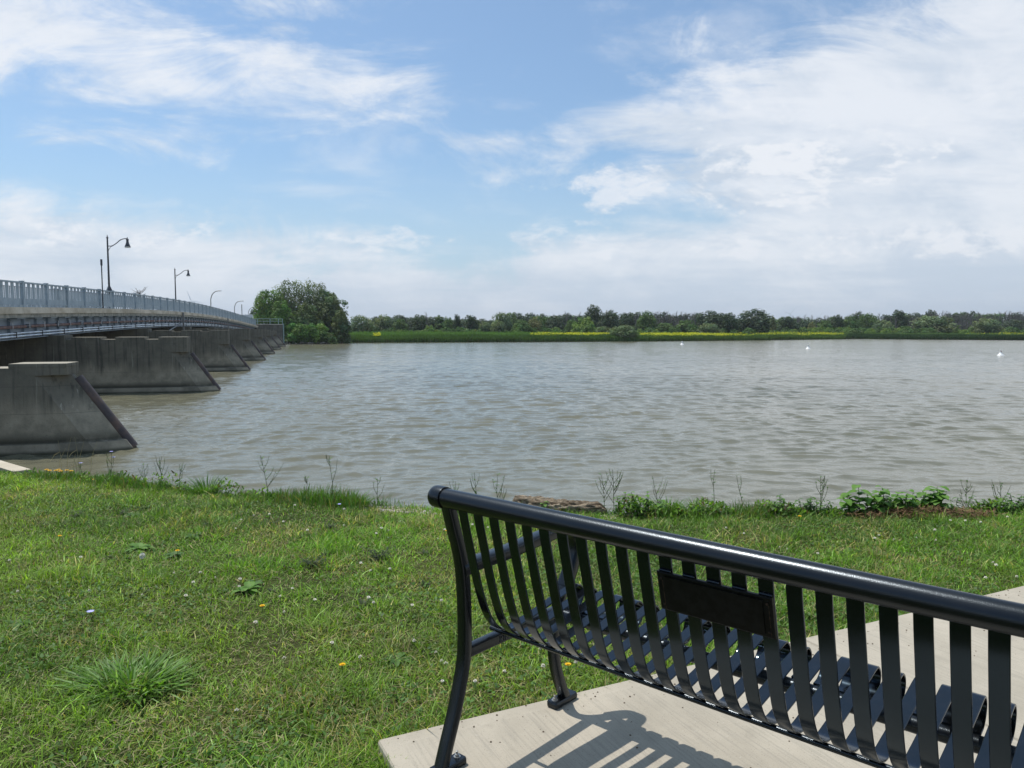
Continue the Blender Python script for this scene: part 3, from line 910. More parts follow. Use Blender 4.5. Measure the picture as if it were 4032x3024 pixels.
def colormat(name, c1, c2, sc=20):
    m = mat(name, c1, .6, 0, .3, speckle(c1, c2, sc, bs=.1))
    nt = m.node_tree; out = nt.nodes['Material Output']; b = nt.nodes['Principled BSDF']
    tr = nt.nodes.new('ShaderNodeBsdfTranslucent'); tr.inputs[0].default_value = (c2[0] * 1.3, c2[1] * 1.5, c2[2] * .7, 1)
    mx = nt.nodes.new('ShaderNodeMixShader'); mx.inputs[0].default_value = .3
    nt.links.new(b.outputs[0], mx.inputs[1]); nt.links.new(tr.outputs[0], mx.inputs[2]); nt.links.new(mx.outputs[0], out.inputs[0])
    return m
M_lbright = colormat('bright weed leaf', (.09, .20, .03), (.14, .27, .045))
M_ldark = colormat('dark weed leaf', (.035, .055, .02), (.06, .08, .03))
M_lmid = colormat('mid weed leaf', (.06, .13, .03), (.09, .18, .035))
M_brown = mat('dead brown litter', (.13, .08, .04), .9, 0, .1, speckle((.075, .045, .025), (.20, .13, .07), 25))

def rosette(px, py, r_, m, label, n=14, up=.5, seed=0):
    p = G(px, py); g = random.Random(seed + px)
    mb = MB()
    for k in range(n):
        t = 6.283 * k / n + g.uniform(-.3, .3)
        leaf_blade(mb, (0, 0, .012), (math.cos(t), math.sin(t), up * g.uniform(.3, 1.2)), r_ * g.uniform(.6, 1.1), r_ * g.uniform(.22, .38), .45)
    o = mb.build('weed', m, None, fix=False); o.location = (p.x, p.y, float(lawn_z(p.x, p.y)))
    tag(o, label, 'weed')
def scrub(px, py, r_, label, n=22, seed=0):
    p = G(px, py); g = random.Random(seed + px)
    mb = MB()
    for k in range(n):
        t = g.uniform(0, 6.283); el = g.uniform(.2, 1.4)
        d = Vector((math.cos(t), math.sin(t), el)).normalized(); L_ = r_ * g.uniform(.4, 1.0)
        leaf_blade(mb, (g.uniform(-.12, .12) * r_, g.uniform(-.1, .1) * r_, .004), d, L_, r_ * g.uniform(.05, .12), .25, 3)
        for j in range(3):
            q_ = d * L_ * g.uniform(.3, 1) + Vector((g.uniform(-.3, .3) * r_, g.uniform(-.2, .2) * r_, .01))
            leaf_blade(mb, q_, (g.uniform(-1, 1), g.uniform(-1, 1), g.uniform(-.2, .8)), r_ * .22, r_ * .09, .3, 2)
    o = mb.build('weed', M_ldark, None, fix=False); o.location = (p.x, p.y, float(lawn_z(p.x, p.y)))
    tag(o, label, 'weed')
rosette(548, 2150, .115, M_lbright, 'bright green broad-leaved weed left in the lawn, above the seed head', 20, .8)
rosette(975, 2310, .11, M_lbright, 'bright green leafy weed in the middle of the lawn', 18, .9)
rosette(1010, 2285, .07, M_lmid, 'smaller green weed touching the bright leafy one in mid lawn', 12, .9)
rosette(685, 2175, .095, M_lmid, 'dull green rosette weed just right of the bright left one', 16, .7)
rosette(760, 2100, .085, M_lmid, 'green weed rosette in the upper left lawn below the bank', 14, .6)
scrub(1490, 2190, .13, 'large dark brownish weed clump left of the bench back', 34)
scrub(1230, 2215, .12, 'dark withered weed with upright stalks in mid lawn', 28)
scrub(1300, 2075, .085, 'small dark weed near the bank left of the bench', 24)
scrub(820, 2060, .08, 'dark weed close to the bank tuft in the upper lawn', 22)
scrub(300, 2020, .09, 'dark weed clump at the far left of the lawn', 24)
rosette(1560, 2575, .10, M_lmid, 'flat green weed to the left of the rear bench leg', 16, .5)
rosette(520, 2015, .085, M_lmid, 'green spreading weed in the upper left lawn under the bank edge', 16, .5)
rosette(60, 2440, .10, M_lmid, 'dandelion rosette at the left rim of the lawn', 16, .5)
rosette(1250, 2700, .07, M_lmid, 'small green rosette weed below the middle of the lawn', 12, .5)
rosette(1500, 2985, .07, M_lmid, 'ragged weed growing against the corner of the concrete pad', 12, .8)
rosette(1440, 2960, .05, M_lmid, 'small weed beside the corner of the concrete pad', 10, .8)

gw = random.Random(63)
for k in range(26):
    px, py = gw.uniform(30, 1700), gw.uniform(1960, 2420)
    if px > 700 and py < 2010: py += 60
    p = G(px, py); mb = MB(); r_ = gw.uniform(.035, .075); mm = M_ldark if k % 3 else M_lmid
    for j in range(gw.randrange(12, 22)):
        t = gw.uniform(0, 6.283)
        leaf_blade(mb, (0, 0, .004), (math.cos(t), math.sin(t), gw.uniform(.2, 1.3)), r_ * gw.uniform(.5, 1.1), r_ * gw.uniform(.12, .3), .3, 3)
    o = mb.build('weed', mm, None, fix=False); o.location = (p.x, p.y, float(lawn_z(p.x, p.y)))
    tag(o, 'small dark weed among the grass of the upper left lawn' if k % 3 else 'small green leafy weed among the grass of the upper left lawn', 'weed', 'small weeds dotted over the upper left lawn')

def edge_pt(px, back=.0):
    X0 = (px - 2016) / F; y0 = 7.0
    for _ in range(10): y0 = float(edge_y(X0 * y0)) + back
    return Vector((X0 * y0, y0, float(lawn_z(X0 * y0, y0))))
def stem_weed(px, top, label, nb=5, back=0.0, flowers=0, seed=0, lean=0., m=None, spread=.5):
    """wiry branched weed on the bank; height from its top in the photograph"""
    g = random.Random(seed * 31 + px); b = edge_pt(px, back)
    H = max(.12, EYE - (top - 1291) / F * b.y - b.z)
    r = thing('wild_plant', label, 'wild plant', b)
    ms = MB(); ml = MB(); mf = MB()
    main = catmull([(0, 0, 0), (lean * .2 + g.uniform(-.02, .02), 0, H * .35), (lean * .6, g.uniform(-.02, .02), H * .7), (lean, 0, H)], 4)
    ms.tube(main, [.0030 * (1 - .5 * i / len(main)) for i in range(len(main))], 5)
    tips = [Vector(main[-1])]
    for k in range(nb):
        t = g.uniform(.25, .85); p0 = Vector(main[int(t * (len(main) - 1))]); s_ = g.choice((-1, 1)); L_ = H * (1 - t) * g.uniform(.5, 1.0) + .03
        d = Vector((s_ * spread * g.uniform(.35, 1.0), g.uniform(-.4, .4), 1)).normalized()
        p1 = p0 + d * L_ * .5 + Vector((s_ * .01, 0, 0)); p2 = p0 + d * L_
        ms.tube([p0, p1, p2], [.0022, .002, .0014], 4); tips.append(p2)
        for j in range(4):
            q_ = p0.lerp(p2, g.uniform(.2, 1)); leaf_blade(ml, q_, (g.uniform(-1, 1), g.uniform(-1, 1), .6), g.uniform(.008, .022), .008, .2, 2)
    for j in range(int(10 * H / .3)):
        q_ = Vector(main[g.randrange(1, len(main))]); leaf_blade(ml, q_, (g.uniform(-1, 1), g.uniform(-1, 1), .5), g.uniform(.02, .06), .014, .3, 2)
    for j in range(18):
        leaf_blade(ml, (g.uniform(-.04, .04), 0, .01), (g.uniform(-1, 1), g.uniform(-1, 1), g.uniform(.3, 1.5)), g.uniform(.06, .14), .014, .4, 3)
    ms.build('stem', m or M_stemd, r, fix=False)
    ml.build('foliage', M_lmid, r, fix=False)
    for k in range(flowers):
        mf = MB(); petals_mesh(mf, tips[k % len(tips)], .020, 14, .3, .15); mf.build('flower_head', M_blue, r, fix=False)
    return r
stem_weed(300, 1828, 'short stem with one pale blue flower at the left bank edge', 2, 0, 1, 1)
stem_weed(424, 1782, 'tall chicory with two pale blue flowers in front of the first pier', 4, 0, 2, 2)
stem_weed(612, 1800, 'leaning twiggy weed with forked tips on the left bank', 6, 0, 0, 3, .03)
stem_weed(560, 1835, 'low wiry weed beside the leaning twiggy one on the left bank', 5, .05, 0, 4, -.03)
stem_weed(692, 1830, 'thin upright weed between the twiggy weed and the dark tuft', 4, 0, 0, 5)
stem_weed(1045, 1800, 'tall forked weed stem standing alone against the water', 6, 0, 0, 6, -.06, spread=.7)
stem_weed(1298, 1797, 'tall slender weed stem left of the bench rail', 3, 0, 0, 7, -.02, spread=.4)
stem_weed(1480, 1890, 'short stalk at the gravelly gap left of the bench', 3, 0, 0, 8)
stem_weed(1200, 1890, 'short thin weed between the two tall stems', 4, 0, 0, 9)
stem_weed(1880, 1865, 'green stalk with a round bud tip behind the bench rail', 4, .1, 0, 10, -.03)
stem_weed(1950, 1875, 'bushy green stalks behind the bench rail end beside the driftwood', 7, .1, 0, 11, .02)
stem_weed(1790, 1900, 'low leafy stalk just right of the rail cap', 4, .1, 0, 12)
stem_weed(2425, 1852, 'tall airy branching weed at the right end of the driftwood', 9, 0, 0, 13, -.02, spread=.6)
stem_weed(2395, 1875, 'thin branching weed close behind the driftwood end', 6, .1, 0, 14, -.05, spread=.6)
stem_weed(2600, 1880, 'slim weed stem leaning over the bank right of the driftwood', 4, 0, 0, 15, -.05)
stem_weed(2818, 1855, 'tall single bare stem on the right bank', 1, 0, 0, 16, .01, spread=.2)
stem_weed(2935, 1880, 'single thin stem leaning left on the right bank', 1, 0, 0, 17, -.05, spread=.2)
stem_weed(3245, 1885, 'feathery brown-tipped weed on the right bank', 8, 0, 0, 18, spread=.5)
stem_weed(3830, 1905, 'thin weeds right of the broad-leaved plants', 6, .1, 0, 19, spread=.5)
stem_weed(3960, 1900, 'wispy weed near the right rim of the bank', 6, .1, 0, 20, spread=.5)
# dry bent grass stalks in front of pier one
b = edge_pt(265)
dg = thing('dry_stalks', 'dry tan grass stalks with bent heads below the first pier', 'grass stalk', b)
mb = MB(); g = random.Random(5)
for k in range(9):
    x_ = g.uniform(-.16, .20); H = g.uniform(.20, .46); s_ = g.uniform(-.05, .10)
    mb.tube([(x_, 0, 0), (x_ + s_ * .3, 0, H * .6), (x_ + s_, 0, H)], [.0022, .0018, .0012], 4)
    if k % 2: mb.tube([(x_ + s_ * .5, 0, H * .7), (x_ + s_ - .04, 0, H * .62), (x_ + s_ - .09, 0, H * .45)], [.0016, .0022, .0012], 4)
mb.build('stalk', mat('dry straw', (.30, .25, .13), .8), dg, fix=False)

def leafy_plant(px, top, label, n=5, w=.3, m=None, leaf=.075, seed=0, back=-.08):
    g = random.Random(px + seed); b = edge_pt(px, back); H = max(.10, EYE - (top - 1291) / F * b.y - b.z)
    r = thing('broadleaf_plant', label, 'plant', b)
    ms = MB(); ml = MB()
    ms.tube([(-w * .3, 0, .012), (0, 0, .004), (w * .3, 0, .012)], .004, 5)
    for k in range(n):
        x0 = g.uniform(-w / 2, w / 2); h_ = H * g.uniform(.55, 1.0) * (1 - .5 * abs(x0) / w)
        y0 = g.uniform(-.08, .08); ln = g.uniform(-.05, .05)
        ms.tube([(x0 * .6, y0, 0), (x0 * .9, y0, h_ * .5), (x0 + ln, y0, h_)], [.004, .0032, .002], 5)
        for j in range(11):
            t = .25 + .75 * j / 10; a_ = j * 2.4 + k
            leaf_blade(ml, (x0 * (.6 + .4 * t) + ln * t, y0, h_ * t), (math.cos(a_), math.sin(a_), g.uniform(.1, .7)), leaf * g.uniform(.7, 1.2), leaf * .62, .5, 4)
    ms.build('stem', M_stem, r, fix=False); ml.build('foliage', m or M_lbright, r, fix=False)
leafy_plant(3410, 1892, 'tall bright broad-leaved plant on the right bank above the brown litter', 6, .30, leaf=.105)
leafy_plant(3500, 1912, 'shorter bright leafy plant right beside the tallest one on the bank', 5, .28, leaf=.09)
leafy_plant(3625, 1925, 'spreading bright leafy plant between its two taller neighbours', 6, .34, leaf=.09)
leafy_plant(3700, 1900, 'bright leafy plant with a raised top at the right of the group', 5, .22, leaf=.105)
leafy_plant(3270, 1950, 'yellowish green leafy herb left of the broad-leaved plants', 9, .5, M_lmid, .045)
leafy_plant(3130, 1945, 'bushy green herb patch in the middle of the right bank', 9, .45, M_lmid, .045)
leafy_plant(2540, 1920, 'low light green leafy plant right of the driftwood', 5, .35, leaf=.05)
leafy_plant(2470, 1945, 'small light green leafy plant touching the driftwood', 4, .25, leaf=.05)
leafy_plant(3900, 1950, 'mixed green herb patch at the right end of the bank', 9, .6, M_lmid, .045)
leafy_plant(4010, 1945, 'green herb clump cut by the right rim of the picture', 8, .5, M_lmid, .045)
leafy_plant(2130, 1975, 'bright green sprig growing before the driftwood', 4, .12, leaf=.05, back=-.1)
# brown litter on the right bank
lc = G(3640, 2015)
mb = MB(); g = random.Random(9)
for k in range(1600):
    t = g.uniform(0, 6.283); q_ = math.sqrt(g.random()); x_ = math.cos(t) * q_ * .62; y_ = math.sin(t) * q_ * .16; d = g.uniform(0, 6.283); L_ = g.uniform(.02, .07); h_ = .05 * (1 - q_) + g.uniform(0, .03)
    p0 = Vector((x_, y_, h_)); p1 = p0 + Vector((math.cos(d) * L_, math.sin(d) * L_, g.uniform(-.01, .025))); s_ = Vector((-math.sin(d), math.cos(d), 0)) * .003
    mb.quad(p0 - s_, p0 + s_, p1 + s_, p1 - s_)
o = mb.build('dead_litter', M_brown, None, fix=False); o.location = (lc.x, lc.y, PAD - .06)
tag(o, 'heap of brown dead cuttings lying under the broad-leaved plants', 'plant litter', kind='stuff')

# driftwood
def f_wood(nt, b):
    o = objco(nt); x, y, z = sep(nt, o)
    n = noise(nt, xyz(nt, x * .35, y * 2., z * 2.2), 9, 8, .68, 1.4); n2 = noise(nt, o, 24, 6, .7)
    c = mixc(nt, n.ss(.38, .62), (.10, .072, .048), (.40, .325, .235))
    c = mixc(nt, n2.ss(.55, .68) * .6, c, (.06, .045, .03))
    setc(nt, b, c); bump(nt, b, n * 1.0 + n2 * .8, 1.0, .03)
M_wood = mat('weathered driftwood', rough=.95, spec=.1, build=f_wood)
lp0 = edge_pt(2010, .02); lp1 = edge_pt(2400, .02)
nseg, nc = 90, 56
ax = (lp1 - lp0); LL = ax.length
Vd = []
for i in range(nseg + 1):
    t = i / nseg
    prof = min(1, (t / .05) ** .5 if t < .05 else 1) * min(1, ((1 - t) / .10) ** .6 if t > .9 else 1)
    rad_ = (.088 - .038 * t) * prof
    for k in range(nc):
        an = 2 * math.pi * k / nc
        nn_ = (fbm(np.array([t * 3 + 5]), np.array([an * 1.9]), 2.2, 90, 5)[0] - .5) * .75 + (fbm(np.array([t * 9]), np.array([math.cos(an) * 6 + 9]), 3.0, 95, 4)[0] - .5) * .5
        rr_ = rad_ * (1 + nn_)
        Vd.append((t * LL, math.cos(an) * rr_ * 1.25, math.sin(an) * rr_ + rad_ * .5))
Vd = np.array(Vd); I = np.array([[i * nc + k, i * nc + (k + 1) % nc, (i + 1) * nc + (k + 1) % nc, (i + 1) * nc + k] for i in range(nseg) for k in range(nc)])
o = npmesh('driftwood', Vd, I, M_wood, smooth=True); o.location = (lp0.x, lp0.y, PAD - .075); o.rotation_euler = (0, 0, math.atan2(ax.y, ax.x))
tag(o, 'weathered crumbling driftwood log lying on the bank edge behind the bench', 'driftwood')
# pale gravel showing at the edge
mb = MB(); g = random.Random(21)
for k in range(520):
    px = g.choice([g.gauss(1590, 60), g.gauss(2230, 120), g.gauss(1980, 60)]); b = edge_pt(px, g.uniform(-.22, .05)); r_ = g.uniform(.008, .026)
    mb.lathe([(r_ * .3, -r_ * .4), (r_, 0), (r_ * .7, r_ * .45), (r_ * .1, r_ * .55)], 6, (b.x, b.y, b.z + .004))
tag(mb.build('gravel', mat('pale gravel', (.36, .32, .27), .9, 0, .2, speckle((.25, .21, .18), (.5, .46, .41), 40)), None), 'pale pebbles showing at the edge of the bank', 'gravel', kind='stuff')
#@@PART2
# ------------------------------------------------------------------ bridge
BD = Vector((-.259, 1, 0)).normalized(); BR = Vector((BD.y, -BD.x, 0))      # along the bridge, and outward to the right
BEND = lambda Y: 1.5 * max(0, (Y - 90) / 55) ** 2
cf = np.polyfit([8, 29.7, 50, 70, 92, 120, 145], [3.42, 4.01, 4.42, 4.66, 4.72, 4.35, 3.68], 4)
curb = lambda Y: float(np.polyval(cf, Y))
def BP(Y, off=0.0, h=0.0):
    """point on the bridge: Y forward distance of the near edge, off outward, h above the curb top"""
    return Vector((-12.05 - .259 * Y + BEND(Y), Y, curb(Y) + h)) + BR * off
br = thing('road_bridge', 'long low road bridge with blue grey railing crossing the river on concrete piers', 'bridge', (0, 0, 0))
Ys = np.linspace(6, 148, 72)
def along(prof, name, mat_, Y=Ys, smooth=False):
    mb = MB(); mb.loft([[BP(y, o_, h_) for o_, h_ in prof] for y in Y], True)
    return mb.build(name, mat_, br, smooth)
rect = lambda a_, b_, c_, d_: [(a_, c_), (b_, c_), (b_, d_), (a_, d_)]
along(rect(-.36, 0, -.27, 0), 'curb_beam', M_curb)
along(rect(-.42, -.07, -.44, -.273), 'slab_edge', M_slab)
along(rect(-13.0, -.425, -.44, -.18), 'deck', M_asph)
along(rect(-13.4, -13.003, -.44, 0), 'curb_beam', M_curb)
for og in (-.60, -3.6, -6.7, -9.8, -12.6):
    along([(og - .16, -1.36), (og + .16, -1.36), (og + .16, -1.325), (og + .02, -1.32), (og + .02, -.47), (og + .15, -.465), (og + .15, -.443), (og - .15, -.443), (og - .15, -.465), (og - .02, -.47), (og - .02, -1.32), (og - .16, -1.325)], 'girder', M_girder)
circ = lambda o_, h_, r, n=8: [(o_ + r * math.cos(t), h_ + r * math.sin(t)) for t in np.linspace(0, 2 * math.pi, n + 1)[:-1]]
pipe = along(circ(-.36, -.83, .068), 'water_pipe', M_pipe, smooth=True)
for h_ in (-1.10, -1.225): along(circ(-.30, h_, .047), 'conduit', M_conduit, smooth=True)
def bbox(mb, Y, l, o0, o1, h0, h1):
    a_, b_ = Y - l / 2, Y + l / 2
    n = len(mb.v)
    mb.v += [tuple(BP(y, o_, h_)) for h_ in (h0, h1) for y in (a_, b_) for o_ in (o0, o1)]
    mb.f += [tuple(n + i for i in q_) for q_ in ((0, 2, 3, 1), (4, 5, 7, 6), (0, 1, 5, 4), (2, 6, 7, 3), (0, 4, 6, 2), (1, 3, 7, 5))]
k = 0
for Y in np.arange(14.0, 146, 2.05):
    mb = MB(); bbox(mb, Y, .9, -.50, -.16, -.495, -.447); mb.build('slab_bracket', M_girder, br)
for Y in np.arange(12.8, 112, 1.9):
    mb = MB(); mb.tube([BP(Y, -.42, -.56), BP(Y, -.27, -.64), BP(Y, -.27, -.92)], .014, 5); mb.build('pipe_hanger', M_conduit, pipe)
for Y in np.arange(14.2, 112, 3.9):
    mb = MB(); mb.tube([BP(Y - .28, -.36, -.83), BP(Y - .16, -.36, -.82), BP(Y + .16, -.36, -.82), BP(Y + .28, -.36, -.83)], [.07, .088, .088, .07], 8); mb.build('pipe_joint', M_dark, pipe)
for Y in np.arange(13.5, 146, 3.1):
    mb = MB(); bbox(mb, Y, .05, -.36, -.24, -1.29, -1.03); mb.build('conduit_clamp', M_dark, br)
for Y in np.arange(13.5, 146, 1.55):
    pass
mb = MB()
for Y in np.arange(13.5, 146, 1.55): bbox(mb, Y, .02, -.58, -.47, -1.32, -.47)
tag(mb.build('girder_stiffener', M_girder, br), kind='stuff')
PY = [29.75 + 2.97 * i for i in range(-4, 40)]
def railing(off, s_):
    for i, Y in enumerate(PY):
        mb = MB(); bbox(mb, Y, .15, off - .06, off + .075, 0.0, 1.09); bbox(mb, Y, .19, off - .08, off + .095, 1.09, 1.11)
        mb.build('rail_post', M_rail, br)
        if i == len(PY) - 1: continue
        mb = MB(); Y1 = PY[i + 1]; Ym = (Y + Y1) / 2; l = Y1 - Y - .16
        bbox(mb, Ym, l, off - .04, off + .055, 1.0, 1.07)
        bbox(mb, Ym, l, off - .02, off + .03, .845, .865)
        bbox(mb, Ym, l, off - .02, off + .03, .10, .14)
        npk = 5; w_ = l / npk
        for j in range(npk):
            y0 = Y + .08 + w_ * j
            bbox(mb, y0 + w_ * .27, w_ * .54, off - .008, off + .012, .0, 1.0)
            bbox(mb, y0 + w_ * .77, w_ * .15, off - .008, off + .012, .14, .845)
            bbox(mb, y0 + w_ * .77, w_ * .44, off - .006, off + .010, .141, .36)
        o = mb.build('rail_panel', M_rail, br)
railing(-.19, 1)
railing(-13.2, -1)
# a rusty sheet showing through the fourth bay
mb = MB(); bbox(mb, 38.0, 1.0, -.42, -.40, .12, .92)
for j in range(5): bbox(mb, 37.6 + j * .2, .05, -.40, -.37, .12, .92)
o = mb.build('rusty_panel', M_rust, br); o['label'] = 'rusty orange brown panel behind the fourth railing bay'
# struts dropping from the deck to the piers
for Y in (71.5, 108.0):
    mb = MB(); bbox(mb, Y, .16, .02, .16, -1.75, -.05); mb.build('support_post', M_lampgrey, br)
    mb = MB(); mb.tube([BP(Y - 5, -.4, -1.75), BP(Y - .4, -.15, -1.1)], .07, 6); mb.build('brace', M_lampgrey, br)

# piers
P1 = G(540, 1765, 0); P7 = Vector((-38.9, 132.3, 0))
names_ = ['nearest and largest concrete pier at the left rim with a slanting steel nose',
          'second concrete pier from the near bank, long stepped top ending in a slanting nose',
          'third concrete pier from the near bank, a pale stain running down its side',
          'fourth concrete pier from the near bank with a slanting nose',
          'fifth concrete pier from the near bank',
          'sixth concrete pier, small, second from the far abutment',
          'farthest and smallest concrete pier beside the far abutment']
ptop = [2.27, 2.72, 2.99, 3.10, 3.02, 2.84, 2.58]
brz = math.atan2(BR.y, BR.x)
def make_pier(i, P, top):
    r = thing('bridge_pier', names_[i], 'pier', P, brz, 'concrete piers under the bridge')
    L_ = 23.0; zs = 2.0; hw = .55
    sx = lambda z: -1.36 * z / zs
    def ring(z, s, ch=.75, nw=.14, g_=0):
        return [(-L_, -hw - g_, z), (s - ch, -hw - g_, z), (s + g_, -nw - g_, z), (s + g_, nw + g_, z), (s - ch, hw + g_, z), (-L_, hw + g_, z)]
    mb = MB()
    zz_ = np.linspace(.30, zs, 6)
    mb.loft([ring(z, sx(z)) for z in zz_] + [[(-L_, -hw, zs + .001), (-1.40, -hw, zs + .02), (-1.36, -hw + .03, zs + .02), (-1.36, hw - .03, zs + .02), (-1.40, hw, zs + .02), (-L_, hw, zs + .001)], [(-L_, -hw, top - .075), (-1.40, -hw, top - .075), (-1.36, -hw + .03, top - .075), (-1.36, hw - .03, top - .075), (-1.40, hw, top - .075), (-L_, hw, top - .075)]], True)
    mb.build('body', M_pier, r)
    mb = MB(); mb.loft([ring(-1.2, .35, .75, .16, .06), ring(.0, .02, .75, .15, .05), ring(.27, -.16, .75, .15, .045), ring(.299, -.19, .75, .15, .02)], True); mb.build('footing', M_pier, r)
    x_ = -1.36
    for k in range(3):
        mb = MB(); mb.box(x_ - 1.30, x_, -hw - .004, hw + .004, top - .073, top + .035, .012); o = mb.build('cap_block', M_curb if False else M_pier, r); x_ -= 1.93
    # tall shaft carrying the deck
    Ya = P.y
    sh = curb(Ya + 1.5) - 1.40
    mb = MB(); mb.box(-L_ + 1.5, -6.75, -hw - .10, hw + .10, -.5, sh, .02); mb.build('shaft', M_pier, r)
    mb = MB()
    pts = [(.02 + sx(z) * 1.0, 0, z) for z in (.02, 1.0, zs - .10)]
    mb.tube(pts, .150, 16); mb.build('steel_nosing', M_noserust, r, True)
    return r
for i in range(7):
    make_pier(i, P1.lerp(P7, i / 6) - BR * .10, ptop[i])

# far abutment, its railing and the approach embankment
ab = thing('bridge_abutment', 'concrete abutment block at the far end of the bridge', 'abutment', (-44.5, 149.5, 0), brz)
MB().box(-9.5, 0, 0, 7, -1, 3.80, .03).build('wall', M_pier, ab)
MB().box(-9.6, .12, -.12, 7.1, 3.803, 3.93, .02).build('coping', M_curb, ab)
MB().tube([(.16, -.16, 0), (.16, -.16, 4.0)], .12, 8).build('drain_pipe', M_paintgreen, ab)
gr = thing('railing', 'pale green open railing on top of the far abutment', 'railing', (-44.5, 149.5, 3.93), brz)
for z_ in (1.0, .55): MB().tube([(-9.0, .05, z_), (0, .05, z_)], .05, 6).build('rail', M_paintgreen, gr)
for x_ in (-9, -6.9, -4.6, -2.3, -.75, 0): MB().box(x_ - .07, x_ + .07, -.02, .12, 0, 1.03).build('post', M_paintgreen, gr)
mb = MB()
ring_ = []
for Y in (147, 170, 200, 240, 300, 420):
    c_ = Vector((-12.05 - .259 * Y + 1.6, Y, 0)); h = np.interp(Y, [147, 200, 300, 420], [3.55, 3.6, 3.5, 3.0]) - .2
    ring_.append([c_ + BR * 4 + Vector((0, 0, -.5)), c_ + BR * (-.6) + Vector((0, 0, h)), c_ + BR * (-13) + Vector((0, 0, h)), c_ + BR * (-20) + Vector((0, 0, -.5))])
mb.loft(ring_, True); tag(mb.build('approach_road', M_asph), kind='structure')
# retaining coping at the left end of the lawn
rwall = thing('retaining_wall', 'low concrete coping at the far left edge of the lawn', 'wall', (-5.28, 8.08, 0), 0)
dv = Vector((-1, .80, 0)).normalized(); nv = Vector((dv.y, -dv.x, 0))
mb = MB(); mb.loft([[Vector((0, 0, z)) + dv * s + nv * w for s, w, z in ((s_, -.02, .4), (s_, .15, .4), (s_, .15, PAD - .07), (s_, -.02, PAD - .07))] for s_ in (0, 3, 7)], True)
mb.build('coping', M_curb, rwall)

# lamps on the bridge
def deco_lamp(px, Y, ztop, zbase, label, collar=None):
    x_ = (px - 2016) / F * Y
    r = thing('street_lamp', label, 'street lamp', (x_, Y, zbase), 0, 'dark bell lamps on the bridge')
    H = ztop - zbase
    MB().tube([(0, 0, 0), (0, 0, H * .5), (0, 0, H)], [.14, .12, .09], 10).build('pole', M_dark, r, True)
    MB().lathe([(.12, H), (.15, H + .1), (.06, H + .2), (.03, H + .4), (.005, H + .45)], 8).build('finial', M_dark, r)
    L_ = 2.35
    pth = catmull([(0, 0, H - .95), (.55, 0, H - .93), (1.1, 0, H - .62), (1.6, 0, H - .22), (2.05, 0, H - .06), (L_ + .15, 0, H - .02)], 4)
    MB().tube(pth, .055, 7).build('arm', M_dark, r, True)
    MB().tube(catmull([(.02, 0, H - 1.9), (.12, 0, H - 1.45), (.40, 0, H - 1.05), (.7, 0, H - .93)], 4), .03, 5).build('arm_brace', M_dark, r)
    lp = MB(); lp.lathe([(.03, .18), (.05, .0), (.17, -.12), (.19, -.2), (.13, -.26), (.14, -.36), (.17, -.55), (.24, -.75), (.33, -.95), (.35, -1.02)][::-1], 14, (L_ + .15, 0, H - .02)); lp.build('lamp_shade', M_dark, r, True)
    MB().lathe([(.33, -1.14), (.36, -1.03)], 12, (L_ + .15, 0, H - .02)).build('lens', M_glassw, r)
    if collar:
        c_ = collar - zbase
        MB().lathe([(.30, 0), (.30, c_ - .02)], 8).build('pedestal', M_dark, r)
        MB().lathe([(.42, c_ - .05), (.50, c_), (.22, c_ + .62), (.19, c_ + .72)], 4).build('collar', M_dark, r)
deco_lamp(440, 97, 14.35, 4.5, 'nearer and taller dark bell lamp on an ornate arm above the bridge railing', 7.65)
deco_lamp(699, 145, 14.0, 3.6, 'farther dark bell lamp on an ornate arm above the middle of the bridge')
r = thing('signal_pole', 'thin dark pole with a thicker top standing at the railing left of the bell lamp', 'pole', (0, 0, 0))
b = BP(44.2, .08, 0)
MB().tube([b, (b.x, b.y, 6.75)], .032, 7).build('pole', M_dark, r); MB().tube([(b.x, b.y, 6.75), (b.x, b.y, 7.1)], .06, 8).build('cap', M_dark, r)
def high_lamp(px, Y, ztop, reach, label):
    r = thing('highway_lamp', label, 'street lamp', ((px - 2016) / F * Y, Y, 3.2), 0, 'curved grey highway lamps past the bridge')
    H = ztop - 3.2
    MB().tube(catmull([(0, 0, 0), (0, 0, H - 3), (.08, 0, H - 1.8), (.5, 0, H - .8), (1.2, 0, H - .2), (reach - .5, 0, H), (reach, 0, H + .02)], 5), .11, 7).build('pole', M_lampgrey, r, True)
    MB().box(reach - .3, reach + .35, -.12, .12, H - .08, H + .08, .03).build('lamp_head', M_lampgrey, r)
high_lamp(836, 195, 12.5, 2.4, 'nearest curved grey highway lamp beyond the crest of the bridge')
high_lamp(928, 255, 12.0, 2.8, 'second curved grey highway lamp, beside the plain pole')
high_lamp(982, 313, 11.4, 2.0, 'smallest curved grey highway lamp next to the big tree')
r = thing('utility_pole', 'plain thin pole between the curved highway lamps', 'pole', ((957 - 2016) / F * 240, 240, 3.2)); MB().tube([(0, 0, 0), (0, 0, 7.2)], .12, 6).build('pole', M_lampgrey, r); MB().lathe([(.12, 7.2), (.15, 7.25), (.02, 7.35)], 6).build('cap', M_lampgrey, r)
r = thing('road_sign', 'small yellow diamond warning sign at the foot of the big tree', 'sign', ((1024 - 2016) / F * 175, 175, 3.3)); MB().tube([(0, 0, 0), (0, 0, 3.2)], .04, 6).build('post', M_lampgrey, r)
MB().prism([(0, -.42), (.42, 0), (0, .42), (-.42, 0)], -.06, -.04, lambda p, h: (p[0], h, 2.9 + p[1])).build('panel', M_yellow, r)

